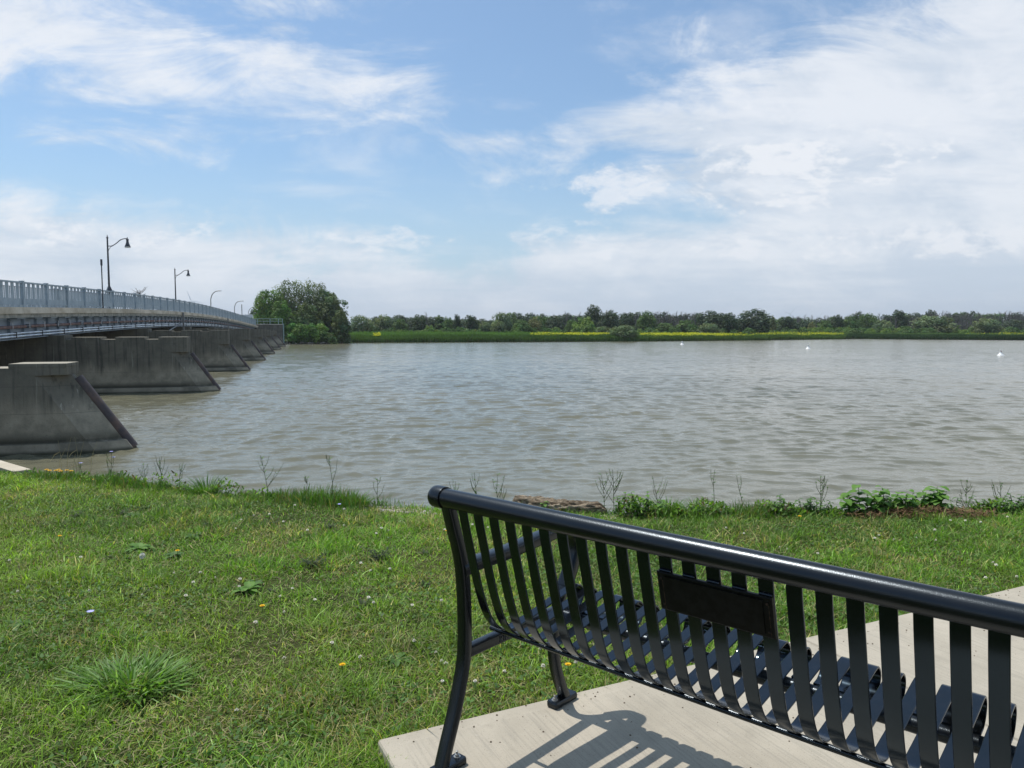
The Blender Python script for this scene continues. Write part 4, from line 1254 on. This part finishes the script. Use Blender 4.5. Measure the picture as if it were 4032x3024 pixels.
# vehicles
def car(px, Y, z, label, paint, rz):
    r = thing('parked_car' if False else 'car', label, 'car', ((px - 2016) / F * Y, Y, z), rz)
    w = .88
    body = [(-2.2, .35), (-2.25, .75), (-1.5, .92), (1.35, .95), (2.2, .80), (2.25, .40), (2.1, .25), (-2.1, .25)]
    MB().prism(body, -w, w, lambda p, h: (p[0], h, p[1])).build('body', paint, r)
    MB().loft([[(-1.65, -w + .05, .90), (1.15, -w + .05, .93), (1.15, w - .05, .93), (-1.65, w - .05, .90)], [(-1.0, -w + .2, 1.42), (.45, -w + .2, 1.45), (.45, w - .2, 1.45), (-1.0, w - .2, 1.42)]], True).build('cabin', M_window, r)
    MB().box(-.98, .43, -w + .19, w - .19, 1.453, 1.49, .02).build('roof', paint, r)
    for x_ in (-1.4, 1.4):
        for s_ in (-1, 1):
            MB().loft([[(x_ + rr_ * math.cos(t), s_ * w * .9 + o_, .33 + rr_ * math.sin(t)) for t in np.linspace(0, 6.283, 17)[:-1]] for rr_, o_ in ((.30, -.1), (.33, -.08), (.33, .08), (.30, .1))], True).build('wheel', M_tyre, r, True)
brh = math.atan2(BD.y, BD.x)
def lane(px, off):
    xp = (px - 2016) / F
    o0 = off / BR.x
    Y = (12.05 - off / .968 * 1.0) / (-xp - .259)
    return Y
for px, off, lab, pm in ((560, -8.5, 'white car on the bridge seen through the railing right of the bell lamp', M_white), (650, -8.5, 'dark car on the bridge seen low through the railing', M_dark)):
    Y = lane(px, off); car(px, Y, curb(Y) - .18, lab, pm, brh)
Y = 188
r = thing('box_truck', 'white box truck at the far end of the bridge', 'truck', ((981 - 2016) / F * Y, Y, 3.3), brh)
MB().box(-2.8, 1.9, -1.15, 1.15, .95, 3.10, .05).build('cargo_box', M_white, r)
MB().box(1.95, 3.6, -1.05, 1.05, .75, 2.3, .15).build('cab', M_white, r)
MB().box(3.55, 3.62, -.9, .9, 1.5, 2.1, .01).build('windscreen', M_window, r)
MB().box(-2.8, 3.5, -.9, .9, .55, .94).build('chassis', M_dark, r)
for x_ in (-1.8, 2.7):
    for s_ in (-1, 1): MB().loft([[(x_ + rr_ * math.cos(t), s_ * 1.0 + o_, .45 + rr_ * math.sin(t)) for t in np.linspace(0, 6.283, 13)[:-1]] for rr_, o_ in ((.45, -.12), (.45, .12))], True).build('wheel', M_tyre, r)

# ------------------------------------------------------------------ buoys, marker, turbines, house
def buoy(px, py, label, band):
    p = G(px, py, 0)
    r = thing('buoy', label, 'buoy', (p.x, p.y, -.04), 0, 'white buoys in a line across the river')
    r.scale = (.82, .82, .86)
    MB().lathe([(.30, -.25), (.46, -.02), (.47, .06), (.40, .14), (.24, .30), (.145, .44), (.13, .50)], 20).build('float', M_white, r, True)
    MB().lathe([(.125, .50), (.125, .74), (.15, .745), (.15, .78), (.10, .80)], 16).build('neck', M_white, r, True)
    if band:
        MB().lathe([(.131, .66), (.131, .70)], 16).build('orange_band', M_orange, r)
        mb = MB(); mb.box(-.05, .05, -.134, -.128, .54, .63); mb.build('orange_mark', M_orange, r)
buoy(2686, 1357, 'farthest white buoy, near the reeds in mid river', False)
buoy(3182, 1374, 'middle white buoy of the three on the right', False)
buoy(3940, 1400, 'nearest white buoy with orange markings near the right rim', True)
r = thing('marker_post', 'tiny white marker post in front of the far dark reeds', 'post', (G(3370, 1333, 0).x, G(3370, 1333, 0).y, 0)); MB().tube([(0, 0, -.5), (0, 0, .6)], .12, 8).build('post', M_white, r); MB().lathe([(.12, .6), (.14, .66), (.03, .75)], 8).build('cap', M_white, r)

M_turb = mat('turbine white', (.82, .84, .86), .5)
def turbine(px, py, Y, blades_, label, L_=40):
    x_ = (px - 2016) / F * Y; zh = EYE + (1291 - py) / F * Y
    r = thing('wind_turbine', label, 'wind turbine', (x_, Y, 0), 0, 'wind turbines on the horizon')
    MB().tube([(0, 0, 0), (0, 0, zh)], [2.4, 1.3], 12).build('tower', M_turb, r, True)
    MB().box(-2, 2, -5, 6, zh - 1.8, zh + 2.0, .5).build('nacelle', M_turb, r)
    MB().lathe([(1.6, zh - 1.6), (2.0, zh), (1.6, zh + 1.6)], 10, (0, -6, 0)).build('hub', M_turb, r)
    for deg in blades_:
        t = R(deg); d = Vector((math.sin(t), 0, math.cos(t))); s_ = Vector((d.z, 0, -d.x)); c_ = Vector((0, -7, zh))
        rings = []
        for q_, w_, th in ((0, 1.0, 1.0), (.12, 1.6, .9), (.25, 1.9, .6), (.6, 1.2, .4), (1, .35, .15)):
            m_ = c_ + d * L_ * q_; rings.append([m_ - s_ * w_, m_ - Vector((0, th, 0)), m_ + s_ * w_ * .8, m_ + Vector((0, th, 0))])
        MB().loft(rings, True).build('blade', M_turb, r)
turbine(763, 1187, 3000, (-22, 98, 218), 'wind turbine with two blades showing above the bridge railing', 46)
turbine(3106, 1236, 4200, (42, -72, 162), 'largest white wind turbine above the trees on the right', 38)
turbine(3222, 1248, 5000, (28, -88, 150), 'fainter wind turbine right of the large one', 40)
turbine(3312, 1262, 5600, (-28, 92, 212), 'faintest wind turbine, one blade tip above the trees', 40)

hx, hY = (1812 - 2016) / F * 236, 236
r = thing('house', 'white house half hidden between the far trees', 'house', (hx, hY, .5))
MB().box(-2.6, 2.6, 0, 6, 0, 2.3).build('wall', M_white, r)
MB().prism([(-2.9, 2.303), (2.9, 2.303), (1.2, 3.3), (-1.2, 3.3)], -.3, 6.3, lambda p, h: (p[0], h, p[1])).build('roof', M_roof, r)
for x_ in (-1.5, 0, 1.5):
    f_ = MB().box(x_ - .4, x_ + .4, -.04, -.003, .9, 1.8).build('window', M_window, r)
MB().box(-3.6, -2.62, .5, 5, 0, 1.9).build('porch', M_white, r)

# ------------------------------------------------------------------ trees
def crown_arrays(w, h, z0, nb, nleaf, ls, col, seed, flat=1.0, low=.15, shell=.62, jit=.22, narrow=False, streak=False):
    g = np.random.default_rng(seed)
    Vs, Cs = [], []
    cen, rad_ = [], []
    for k in range(nb):
        t = k * 2.39996 + g.uniform(-.4, .4); zc = (k + .5) / nb
        env = math.sqrt(max(0.02, 1 - max(0, (zc - .25) / .80) ** 2)) if not narrow else (1 - .55 * zc)
        if zc < .25: env *= .80 + .8 * zc
        rb = g.uniform(.19, .30) * (1 - .30 * zc)
        inn = g.uniform(.72, 1.0) if g.random() < .78 else g.uniform(.1, .6)
        cen.append((math.cos(t) * inn * env * (w / 2 - rb * w * .62), math.sin(t) * inn * env * (w / 2 - rb * w * .62) * flat, z0 + low * h + rb * h * .25 + (h * (1 - low) - rb * h * .80) * zc * g.uniform(.93, 1.0)))
        rad_.append((rb * w * .66, rb * w * .66 * flat, min(rb * h * .85, rb * w * .70)))
    for k in range(max(3, nb // 8)):
        cen.append((g.normal(0, .08) * w, g.normal(0, .08) * w, z0 + h * g.uniform(.3, .6))); rad_.append((w * .26, w * .26, h * .24))
    nb = len(cen)
    cen = np.array(cen); rad_ = np.array(rad_)
    wt = rad_[:, 0] ** 2; wt /= wt.sum()
    idx = g.choice(nb, nleaf, p=wt)
    d = g.normal(size=(nleaf, 3)); d /= np.linalg.norm(d, axis=1, keepdims=True)
    d[:, 2] = np.where(g.random(nleaf) < .45, np.abs(d[:, 2]), d[:, 2])
    rr = g.uniform(shell, 1.05, (nleaf, 1)) ** .8 * (1 + g.normal(0, jit * .35, (nleaf, 1)))
    P = cen[idx] + d * rad_[idx] * rr
    nrm = d + g.normal(0, .38, (nleaf, 3)); nrm[:, 2] += .2; nrm /= np.linalg.norm(nrm, axis=1, keepdims=True)
    tg = np.cross(nrm, g.normal(size=(nleaf, 3))); 
    if streak: tg = tg * .5 + np.array([0, 0, 1.0])
    tg -= nrm * (tg * nrm).sum(1, keepdims=True); tg /= np.linalg.norm(tg, axis=1, keepdims=True)
    bt = np.cross(nrm, tg)
    s_ = ls * g.uniform(.45, 1.15, (nleaf, 1))
    a_ = tg * s_; b_ = bt * s_ * (.45 if streak else .62)
    V = np.stack([P - a_, P - b_ * .9 + a_ * .1, P + a_, P + b_ - a_ * .1], 1)
    toneb = g.uniform(.72, 1.30, (nb, 1)); hueb = g.normal(0, .10, (nb, 1))
    c = np.array(col)[None] * toneb[idx] * g.uniform(.88, 1.13, (nleaf, 1))
    c = c * (1 + np.concatenate([hueb[idx] * 1.0, np.zeros((nleaf, 1)), -hueb[idx] * .6], 1))
    C = np.repeat(c[:, None], 4, 1)
    Fq = (np.arange(nleaf)[:, None] * 4 + np.arange(4)[None])
    return V.reshape(-1, 3), Fq, np.clip(C.reshape(-1, 3), 0, 1), cen

def trunk_mb(w, h, z0, cen, seed, tr=None):
    g = random.Random(seed); mb = MB(); tr = tr or h * .035
    top = z0 + h * .62
    mb.tube([(0, 0, -.3), (g.uniform(-.1, .1), 0, z0 * .6 + .3), (g.uniform(-.2, .2), 0, top * .6), (0, 0, top)], [tr * 1.3, tr, tr * .8, tr * .3], 7)
    for k in range(min(9, len(cen))):
        c_ = Vector(cen[g.randrange(len(cen))]); zs = z0 * .5 + g.uniform(.05, .35) * h
        zs = min(zs, c_.z * .8)
        mb.tube([(0, 0, zs), (c_.x * .5, c_.y * .5, (zs + c_.z) * .5 + .3), tuple(c_)], [tr * .55, tr * .35, tr * .12], 5)
    return mb

def tree_proto(w, h, z0, nb, nleaf, ls, col, seed, **kw):
    r = thing('tree', 'x', 'tree', (0, 0, -400))
    V, Fq, C, cen = crown_arrays(w, h, z0, nb, nleaf, ls, col, seed, **kw)
    npmesh('crown', V, Fq, M_leaf, parent=r, col=C)
    trunk_mb(w, h, z0, cen, seed).build('trunk', M_bark, r, True)
    return r
def dead_proto(seed, h=10, w=5, dens=70):
    g = random.Random(seed); r = thing('dead_tree', 'x', 'tree', (0, 0, -400))
    MB().tube([(0, 0, -.3), (g.uniform(-.3, .3), 0, h * .4), (g.uniform(-.4, .4), 0, h * .8), (0, 0, h)], [.22, .17, .09, .03], 6).build('trunk', M_dead, r)
    mb = MB()
    for k in range(dens):
        z = h * g.uniform(.25, .95); t = g.uniform(0, 6.283); L_ = w * .5 * g.uniform(.35, 1) * (1.15 - .6 * z / h)
        d = Vector((math.cos(t), math.sin(t), g.uniform(.4, 1.6))).normalized(); p0 = Vector((0, 0, z)); p1 = p0 + d * L_ * .5; p2 = p1 + (d + Vector((0, 0, .5))).normalized() * L_ * .6
        mb.tube([p0, p1, p2], [.055, .035, .015], 3, False)
        for j in range(3):
            q_ = p1.lerp(p2, g.random()); dd = (d + Vector((g.uniform(-1, 1), g.uniform(-1, 1), g.uniform(0, 1)))).normalized() * L_ * .3
            mb.tube([q_, q_ + dd], [.025, .012], 3, False)
    mb.build('branches', M_dead, r, fix=False)
    return r

GY = (.135, .180, .085); DK = (.046, .076, .036); MD = (.086, .150, .044); LT = (.15, .24, .055); BL = (.060, .088, .052); OL = (.17, .18, .075)
protos = {
    'willow': [tree_proto(10, 8, .3, 44, 4200, .34, GY, s, low=.05) for s in (1, 2)],
    'dark': [tree_proto(9, 9, .6, 36, 3600, .34, DK, s, low=.10) for s in (3, 4)],
    'mid': [tree_proto(9, 9, .5, 36, 3600, .34, MD, s, low=.08) for s in (5, 6)],
    'blue': [tree_proto(9, 9, .5, 34, 3400, .34, BL, s, low=.08) for s in (7, 8)],
    'light': [tree_proto(8, 6, .1, 30, 2600, .30, LT, s, low=.02) for s in (9, 10)],
    'olive': [tree_proto(7, 8, .2, 26, 2200, .30, OL, s, low=.05) for s in (11,)],
    'tall': [tree_proto(5, 11, .8, 26, 2600, .32, MD, s, low=.08, narrow=True) for s in (12,)],
    'bush': [tree_proto(5, 3, .0, 20, 1300, .26, MD, s, low=.0) for s in (13, 14)],
    'dead': [dead_proto(s, 10, 5, 60) for s in (15, 16)],
}
psize = {'willow': (10, 8), 'dark': (9, 9), 'mid': (9, 9), 'blue': (9, 9), 'light': (8, 6), 'olive': (7, 8), 'tall': (5, 11), 'bush': (5, 3), 'dead': (5, 10)}
pname = {'willow': 'willow_tree', 'dark': 'broadleaf_tree', 'mid': 'broadleaf_tree', 'blue': 'broadleaf_tree', 'light': 'small_tree', 'olive': 'small_tree', 'tall': 'tall_tree', 'bush': 'bush', 'dead': 'dead_tree'}
tg_ = random.Random(77)
def plant(kind, px, top, wpx, Y, label, group=None, base=.35):
    pr = tg_.choice(protos[kind]); w0, h0 = psize[kind]
    if px > 3000: Y += 22
    W_ = wpx * 1.12 / F * Y; H = (EYE + (1291 - top) / F * Y - base) * (1.04 if kind != 'dead' else 1)
    sx = W_ / w0; sz = H / h0
    r = dup(pr, ((px - 2016) / F * Y, Y, base), tg_.uniform(0, 6.28), (sx, sx, sz), label, group)
    r.name = pname[kind]; r['category'] = 'bush' if kind == 'bush' else ('dead tree' if kind == 'dead' else 'tree')
    return r
BANK = [
 ('willow', 1425, 1246, 110, 214, 'pale grey-green tree at the left end of the far treeline'),
 ('willow', 1512, 1246, 88, 218, 'rounded grey-green tree second from the left in the far treeline'),
 ('mid', 1575, 1258, 72, 220, 'mid green rounded tree right of the two grey-green ones on the far bank'),
 ('dark', 1652, 1255, 66, 220, 'dark rounded tree left of the bare grey trunk on the far bank'),
 ('dead', 1680, 1232, 30, 226, 'bare grey tree sticking up on the left part of the far treeline'),
 ('light', 1692, 1282, 52, 214, 'bright green low tree under the bare grey one'),
 ('tall', 1732, 1243, 52, 224, 'upright feathery tree left of the white house'),
 ('mid', 1765, 1252, 50, 222, 'bushy green tree just left of the white house'),
 ('dark', 1800, 1243, 36, 228, 'narrow dark tree standing in front of the white house'),
 ('dark', 1855, 1246, 72, 226, 'broad dark tree just right of the white house'),
 ('willow', 1978, 1235, 104, 222, 'large grey-green tree with a pointed crown in the left centre of the far bank'),
 ('willow', 1962, 1266, 70, 212, 'paler round bush-like tree in front of the large pointed grey-green one'),
 ('willow', 1912, 1270, 60, 216, 'low grey-green tree left of the large pointed one'),
 ('mid', 2055, 1262, 78, 214, 'low green tree right of the large pointed grey-green one'),
 ('olive', 2108, 1250, 72, 220, 'olive green tree before the dark woods left of centre'),
 ('bush', 2150, 1291, 40, 208, 'small pale bush at the edge of the yellow flowers'),
 ('blue', 2185, 1248, 80, 224, 'bluish green tree in the middle of the far bank'),
 ('mid', 2250, 1262, 60, 218, 'green tree left of the tall dark central crown'),
 ('light', 2300, 1250, 110, 214, 'spreading lighter green tree below the tall dark central crown'),
 ('dark', 2338, 1211, 82, 232, 'tallest dark crown in the middle of the far treeline'),
 ('blue', 2395, 1229, 90, 226, 'broad bluish tree right of the tallest dark crown'),
 ('willow', 2375, 1288, 80, 200, 'low grey-green shrub behind the yellow flowers left of the waterside bush'),
 ('willow', 2455, 1283, 118, 184, 'round bush growing right at the waterline between the two yellow bands'),
 ('mid', 2545, 1229, 84, 228, 'leafy tree beside the grey bare woods right of the waterside bush'),
 ('mid', 2620, 1275, 90, 224, 'low green tree in front of the grey bare woods'),
 ('mid', 2700, 1262, 90, 224, 'rounded low green tree in front of the grey bare woods'),
 ('blue', 2790, 1228, 116, 226, 'large dark blue-green tree left of the biggest dome'),
 ('willow', 2790, 1276, 100, 216, 'low grey-green tree in front of the large dark blue-green one'),
 ('dark', 2865, 1240, 80, 222, 'dark tree squeezed between the two largest domes'),
 ('blue', 2962, 1222, 142, 224, 'biggest domed tree of the right half of the far bank'),
 ('olive', 3038, 1243, 28, 232, 'thin pale tree poking up right of the biggest dome'),
 ('dark', 3098, 1251, 90, 226, 'dark round tree under the large wind turbine'),
 ('bush', 3050, 1300, 42, 214, 'small grey-green bush at the foot of the dark round tree'),
 ('dead', 3140, 1246, 34, 236, 'bare grey tree right of the dark round tree under the turbine'),
 ('blue', 3160, 1265, 60, 234, 'small bluish tree between the dark round tree and the pale olive one'),
 ('olive', 3195, 1267, 38, 226, 'pale olive narrow tree at the tip of the flowered spit'),
 ('mid', 3245, 1262, 60, 236, 'green tree below the fainter turbine'),
 ('dark', 3292, 1246, 56, 238, 'dark upright tree with a pointed top right of the fainter turbine'),
 ('mid', 3345, 1246, 76, 240, 'full green tree at the start of the right hand woods'),
 ('mid', 3408, 1238, 84, 244, 'tall green tree in the right hand woods left of the willow'),
 ('willow', 3472, 1262, 84, 226, 'smaller grey-green willow in the right hand woods'),
 ('dark', 3536, 1226, 70, 250, 'dark flat-topped crown rising above the woods on the right'),
 ('willow', 3668, 1247, 178, 224, 'largest spreading willow on the right with sunlit top'),
 ('dark', 3660, 1228, 60, 250, 'dark crown showing above the largest willow'),
 ('mid', 3560, 1285, 60, 224, 'low green bushy tree between the two willows on the right'),
 ('light', 3785, 1298, 66, 218, 'low bright green shrub patch right of the largest willow'),
 ('willow', 3882, 1258, 122, 222, 'rounded dark willow second from the right rim'),
 ('blue', 3990, 1262, 90, 236, 'bluish tree near the right rim of the far bank'),
 ('dark', 4085, 1255, 110, 232, 'dark tree cut by the right rim of the far bank'),
 ('mid', 4200, 1250, 120, 232, 'green tree beyond the right rim of the picture'),
 ('dark', 4330, 1245, 130, 232, 'dark tree farther beyond the right rim'),
 ('dark', 1005, 1226, 52, 235, 'dark round tree behind the road at the end of the bridge'),
 ('dead', 560, 1142, 130, 330, 'bare branched tree behind the bridge railing between the two bell lamps'),
]
for q_ in BANK: plant(*q_)
# back rows: woods the eye cannot tell apart, still one tree each
for x0, x1, t0, t1, step, kinds, Yb, lab, grp in (
    (1470, 1720, 1240, 1256, 26, ('dark', 'blue'), 262, 'dark tree in the back row behind the left part of the far treeline', 'back row of trees, left'),
    (1690, 2010, 1256, 1264, 26, ('mid', 'blue'), 266, 'tree in the low back row behind the white house', 'back row of trees behind the house'),
    (2010, 2330, 1236, 1250, 25, ('dark', 'blue', 'mid'), 260, 'tree in the dark back row left of the tallest central crown', 'back row of trees, centre'),
    (2330, 2900, 1234, 1248, 28, ('blue', 'dark', 'dead'), 262, 'tree of the bluish back woods in the centre right', 'back row of trees, centre right'),
    (2900, 3340, 1252, 1262, 28, ('blue', 'mid'), 268, 'tree in the back row around the wind turbines', 'back row of trees by the turbines'),
    (3340, 4400, 1233, 1245, 27, ('blue', 'dark', 'mid', 'dead'), 268, 'tree of the back woods on the right', 'back woods on the right')):
    x_ = x0
    while x_ < x1:
        k_ = tg_.choice(kinds); Yq = Yb + tg_.uniform(-7, 9)
        plant(k_, x_, tg_.uniform(t0, t1), tg_.uniform(62, 95) if k_ != 'dead' else 34, Yq, lab if k_ != 'dead' else 'bare tree among the back woods', grp if k_ != 'dead' else 'bare trees in the back woods')
        x_ += step * tg_.uniform(.8, 1.2)
# grey bare trees standing before and above the woods on the right and centre
for x0, x1, t0, t1, step, Yb in ((2575, 2745, 1226, 1246, 9, 246), (2230, 2290, 1232, 1245, 20, 250), (2500, 2540, 1236, 1250, 14, 250), (3120, 3290, 1240, 1254, 15, 250), (3430, 3640, 1244, 1262, 16, 242), (3640, 4330, 1226, 1246, 8.5, 246)):
    x_ = x0
    while x_ < x1:
        plant('dead', x_, tg_.uniform(t0, t1), tg_.uniform(26, 44), Yb + tg_.uniform(-6, 12), 'bare tree among the back woods', 'bare trees in the back woods')
        x_ += step * tg_.uniform(.7, 1.3)
# undergrowth closing the gap under the trees
x_ = 1380
while x_ < 4300:
    plant(tg_.choice(('bush', 'bush', 'light')) if x_ % 3 else 'bush', x_, tg_.uniform(1286, 1302), tg_.uniform(34, 60), 220 + tg_.uniform(-3, 6) - (6 if x_ < 2100 else 0), 'low bush in the undergrowth at the foot of the far trees', 'undergrowth bushes along the far bank')
    x_ += tg_.uniform(16, 26)

# the big riverside trees left of centre
def big_tree(px, top, wpx, Y, base, col, nb, nl, ls, seed, name, label, cat='tree', **kw):
    W_ = wpx * 1.15 / F * Y; H = (EYE + (1291 - top) / F * Y - base) * 1.09
    r = thing(name, label, cat, ((px - 2016) / F * Y, Y, base))
    V, Fq, C, cen = crown_arrays(W_, H * .98, 0, nb, nl, ls, col, seed, **kw)
    npmesh('crown', V, Fq, M_leaf, parent=r, col=C)
    trunk_mb(W_, H, 0, cen, seed, .28 if cat == 'tree' else .08).build('trunk', M_bark, r, True)
big_tree(1068, 1145, 150, 157, 1.2, (.095, .18, .040), 34, 7500, .24, 101, 'broadleaf_tree', 'bright green tree at the left of the big riverside clump beside the bridge', low=.22)
big_tree(1150, 1104, 175, 163, .6, (.125, .175, .078), 44, 9500, .25, 102, 'willow_tree', 'tallest grey-green willow in the big riverside clump', low=.12, streak=True)
big_tree(1240, 1112, 165, 166, .4, (.118, .162, .076), 44, 9500, .25, 103, 'willow_tree', 'second tall willow of the riverside clump with branches at its top', low=.08, streak=True)
big_tree(1318, 1160, 120, 163, .2, (.105, .15, .066), 36, 7500, .25, 104, 'willow_tree', 'rounded darker tree at the right end of the riverside clump', low=.02)
big_tree(1285, 1135, 110, 167, .3, (.112, .158, .068), 34, 7000, .25, 111, 'willow_tree', 'grey-green tree forming the right shoulder of the riverside clump', low=.05)
big_tree(1345, 1215, 82, 159, .1, (.10, .145, .062), 24, 4500, .24, 105, 'willow_tree', 'low drooping dark tree touching the reeds at the right of the clump', low=0, streak=True)
big_tree(1205, 1200, 130, 158, .2, (.09, .14, .052), 28, 6000, .24, 106, 'broadleaf_tree', 'dark lower tree filling the middle of the riverside clump', low=.0)
big_tree(1110, 1185, 90, 154, 1.0, (.092, .175, .038), 22, 4200, .22, 109, 'broadleaf_tree', 'bright green lower tree in front of the tallest willow', low=.1)
big_tree(1172, 1274, 112, 152.5, .2, (.11, .215, .040), 26, 5200, .20, 107, 'bush', 'bright green spreading bush on the bank beside the bridge abutment', 'bush', low=0)
big_tree(1252, 1276, 96, 153.5, .2, (.105, .20, .040), 22, 4200, .20, 108, 'bush', 'bright green bush right of the one at the abutment', 'bush', low=0)
big_tree(1300, 1310, 60, 153, .1, (.09, .15, .045), 14, 2200, .18, 110, 'bush', 'low dull green bush where the stones meet the reeds', 'bush', low=0)

# stones at the waterline
rk = random.Random(8)
def rock_mesh(seed):
    g = random.Random(seed); mb = MB(); rings = []
    for i in range(6):
        t = i / 5; z = -.35 + .7 * t; rr_ = math.sqrt(max(.02, 1 - (2 * t - 1) ** 2)) * .5
        rings.append([(math.cos(a_) * rr_ * g.uniform(.75, 1.15) * 1.4, math.sin(a_) * rr_ * g.uniform(.75, 1.15), z * .8) for a_ in np.linspace(0, 6.283, 9)[:-1]])
    return mb.loft(rings, True)
r0 = rock_mesh(1).build('shore_stone', mat('pale shore stone', (.3, .27, .23), .9, 0, .2, speckle((.16, .145, .12), (.42, .385, .34), 2.5)))
tag(r0, 'pale stone at the waterline below the bright bushes by the bridge', 'stone', 'stones along the far waterline')
for k in range(30):
    px = rk.uniform(1126, 1290); Y = 150.6 + (px - 1126) * .018 + rk.uniform(-.5, .8); s_ = rk.uniform(.5, 1.15)
    o = r0 if k == 0 else r0.copy()
    if k: COL.objects.link(o)
    o.location = ((px - 2016) / F * Y, Y, .05 + rk.uniform(-.05, .3)); o.scale = (s_, s_ * .8, s_ * .7); o.rotation_euler = (0, 0, rk.uniform(0, 6))

# ------------------------------------------------------------------ reeds and flower belts
def belt(px0, px1, n, d0, d1, h0, h1, wid, col, jitter=.25, name='reed_bed', label='', yellow=None, lean=.12, dead=.08, split=False):
    u_ = rng.random(n); px = px0 + (px1 - px0) * u_
    x0 = (px - 2016) / F * 190
    for _ in range(3): x0 = (px - 2016) / F * shore_y(x0)
    t = rng.random(n) ** 1.5
    y = shore_y(x0) + d0 + (d1 - d0) * t
    x = (px - 2016) / F * y
    hf = fbm(x, y, .35, 60, 3)
    L_ = (h0 + (h1 - h0) * t) * (1 + jitter * (hf - .5) * 2) * rng.uniform(.75, 1.06, n)
    cc = np.array(col) * (.75 + .5 * fbm(x, y, .12, 62, 3))[:, None] * rng.uniform(.7, 1.3, (n, 1))
    dd = rng.random(n) < dead
    cc[dd] = np.array([.19, .155, .08]) * rng.uniform(.6, 1.2, (dd.sum(), 1)); L_[dd] *= .6
    z = np.interp(y - shore_y(x0), [0, 1.5, 6, 20, 50], [.0, .28, .33, .4, .45])
    V_, F_, C_ = blades(x, y, z, L_, rng.uniform(wid * .6, wid * 1.2, n), np.abs(rng.normal(lean, .08, n)), cc, .5)
    return V_, F_, C_
parts = [belt(1325, 2560, 42000, -.4, 6, 1.35, 1.75, .09, (.10, .175, .045)), belt(1325, 2200, 30000, 5, 48, 1.75, 2.25, .13, (.14, .25, .055), dead=0), belt(2080, 2560, 16000, 3, 30, 1.4, 1.7, .12, (.12, .20, .045))]
V_, F_, C_ = merge(parts)
tag(npmesh('reed_bed', V_, F_, M_reed, col=C_), 'tall green reed bed along the far bank left of the waterside bush', 'reeds', kind='stuff')
parts = [belt(2460, 3330, 36000, -.3, 5, 1.1, 1.4, .09, (.105, .175, .042), dead=.14), belt(2500, 3330, 18000, 4, 30, 1.3, 1.6, .12, (.16, .25, .045), dead=0)]
V_, F_, C_ = merge(parts)
tag(npmesh('reed_bed', V_, F_, M_reed, col=C_), 'reeds along the flowered spit right of the waterside bush', 'reeds', kind='stuff')
parts = [belt(3325, 4700, 46000, -.4, 8, 1.15, 1.35, .10, (.050, .090, .034), dead=.03), belt(3325, 4700, 26000, 8, 24, 1.40, 1.55, .12, (.13, .21, .06), dead=0)]
V_, F_, C_ = merge(parts)
tag(npmesh('reed_bed', V_, F_, M_reed, col=C_), 'low dark reed bed along the far shore at the right', 'reeds', kind='stuff')
def flowers(px0, px1, n, d0, d1, z0, z1, fade=None):
    px = rng.uniform(px0, px1, n)
    x0 = (px - 2016) / F * 190
    for _ in range(3): x0 = (px - 2016) / F * shore_y(x0)
    d = rng.uniform(d0, d1, n); y = shore_y(x0) + d; x = (px - 2016) / F * y
    keep = fbm(x, y, .22, 66, 3) + rng.normal(0, .10, n) > .49
    if fade is not None: keep &= rng.random(n) < np.interp(px, fade[0], fade[1])
    x, y, d = x[keep], y[keep], d[keep]; n = len(x)
    z = np.interp(d, [d0, d1], [z0, z1]) + rng.uniform(-.42, .16, n) + .3
    cc = np.where(rng.random((n, 1)) < .72, np.array([[.70, .66, .04]]), np.array([[.36, .46, .04]])) * rng.uniform(.65, 1.15, (n, 1))
    return blades(x, y, z, rng.uniform(.10, .26, n), rng.uniform(.12, .26, n), rng.uniform(.1, 1.2, n), cc, .4)
V_, F_, C_ = flowers(2085, 2400, 9000, 2.5, 24, 1.35, 1.62, ([2085, 2160, 2400], [.15, 1, 1]))
tag(npmesh('yellow_flowers', V_, F_, M_reed, col=C_), 'band of yellow wild flowers topping the reeds left of the waterside bush', 'flowers', kind='stuff')
V_, F_, C_ = flowers(2515, 3320, 22000, 1.5, 26, 1.10, 1.52, ([2515, 2540, 2950, 3050, 3320], [.3, 1, 1, .55, .35]))
tag(npmesh('yellow_flowers', V_, F_, M_reed, col=C_), 'long band of yellow wild flowers right of the waterside bush', 'flowers', kind='stuff')
V_, F_, C_ = merge([flowers(1275, 1352, 700, .5, 5, 1.1, 1.5), flowers(1470, 1500, 260, 1, 6, 1.5, 1.7), flowers(3800, 4100, 500, 8, 20, 1.3, 1.5)])
tag(npmesh('yellow_flowers', V_, F_, M_reed, col=C_), 'scattered patches of yellow flowers by the riverside clump and in the reeds', 'flowers', kind='stuff')
# drop the prototypes: they were only templates
for lst in protos.values():
    for r in lst:
        for ch in list(r.children): bpy.data.objects.remove(ch)
        bpy.data.objects.remove(r)

# ------------------------------------------------------------------ haze
M_haze = bpy.data.materials.new('haze'); M_haze.use_nodes = True
nt = M_haze.node_tree; nt.nodes.clear()
pv = nt.nodes.new('ShaderNodeVolumePrincipled'); pv.inputs['Color'].default_value = (.86, .92, 1.0, 1); pv.inputs['Density'].default_value = .00016; pv.inputs['Anisotropy'].default_value = .2
ou = nt.nodes.new('ShaderNodeOutputMaterial'); nt.links.new(pv.outputs[0], ou.inputs['Volume'])
o = MB().box(-6500, 6500, -260, 6300, -4, 160).build('haze', M_haze)
tag(o, 'thin pale haze in the air over the river and the far bank', 'haze', kind='stuff')
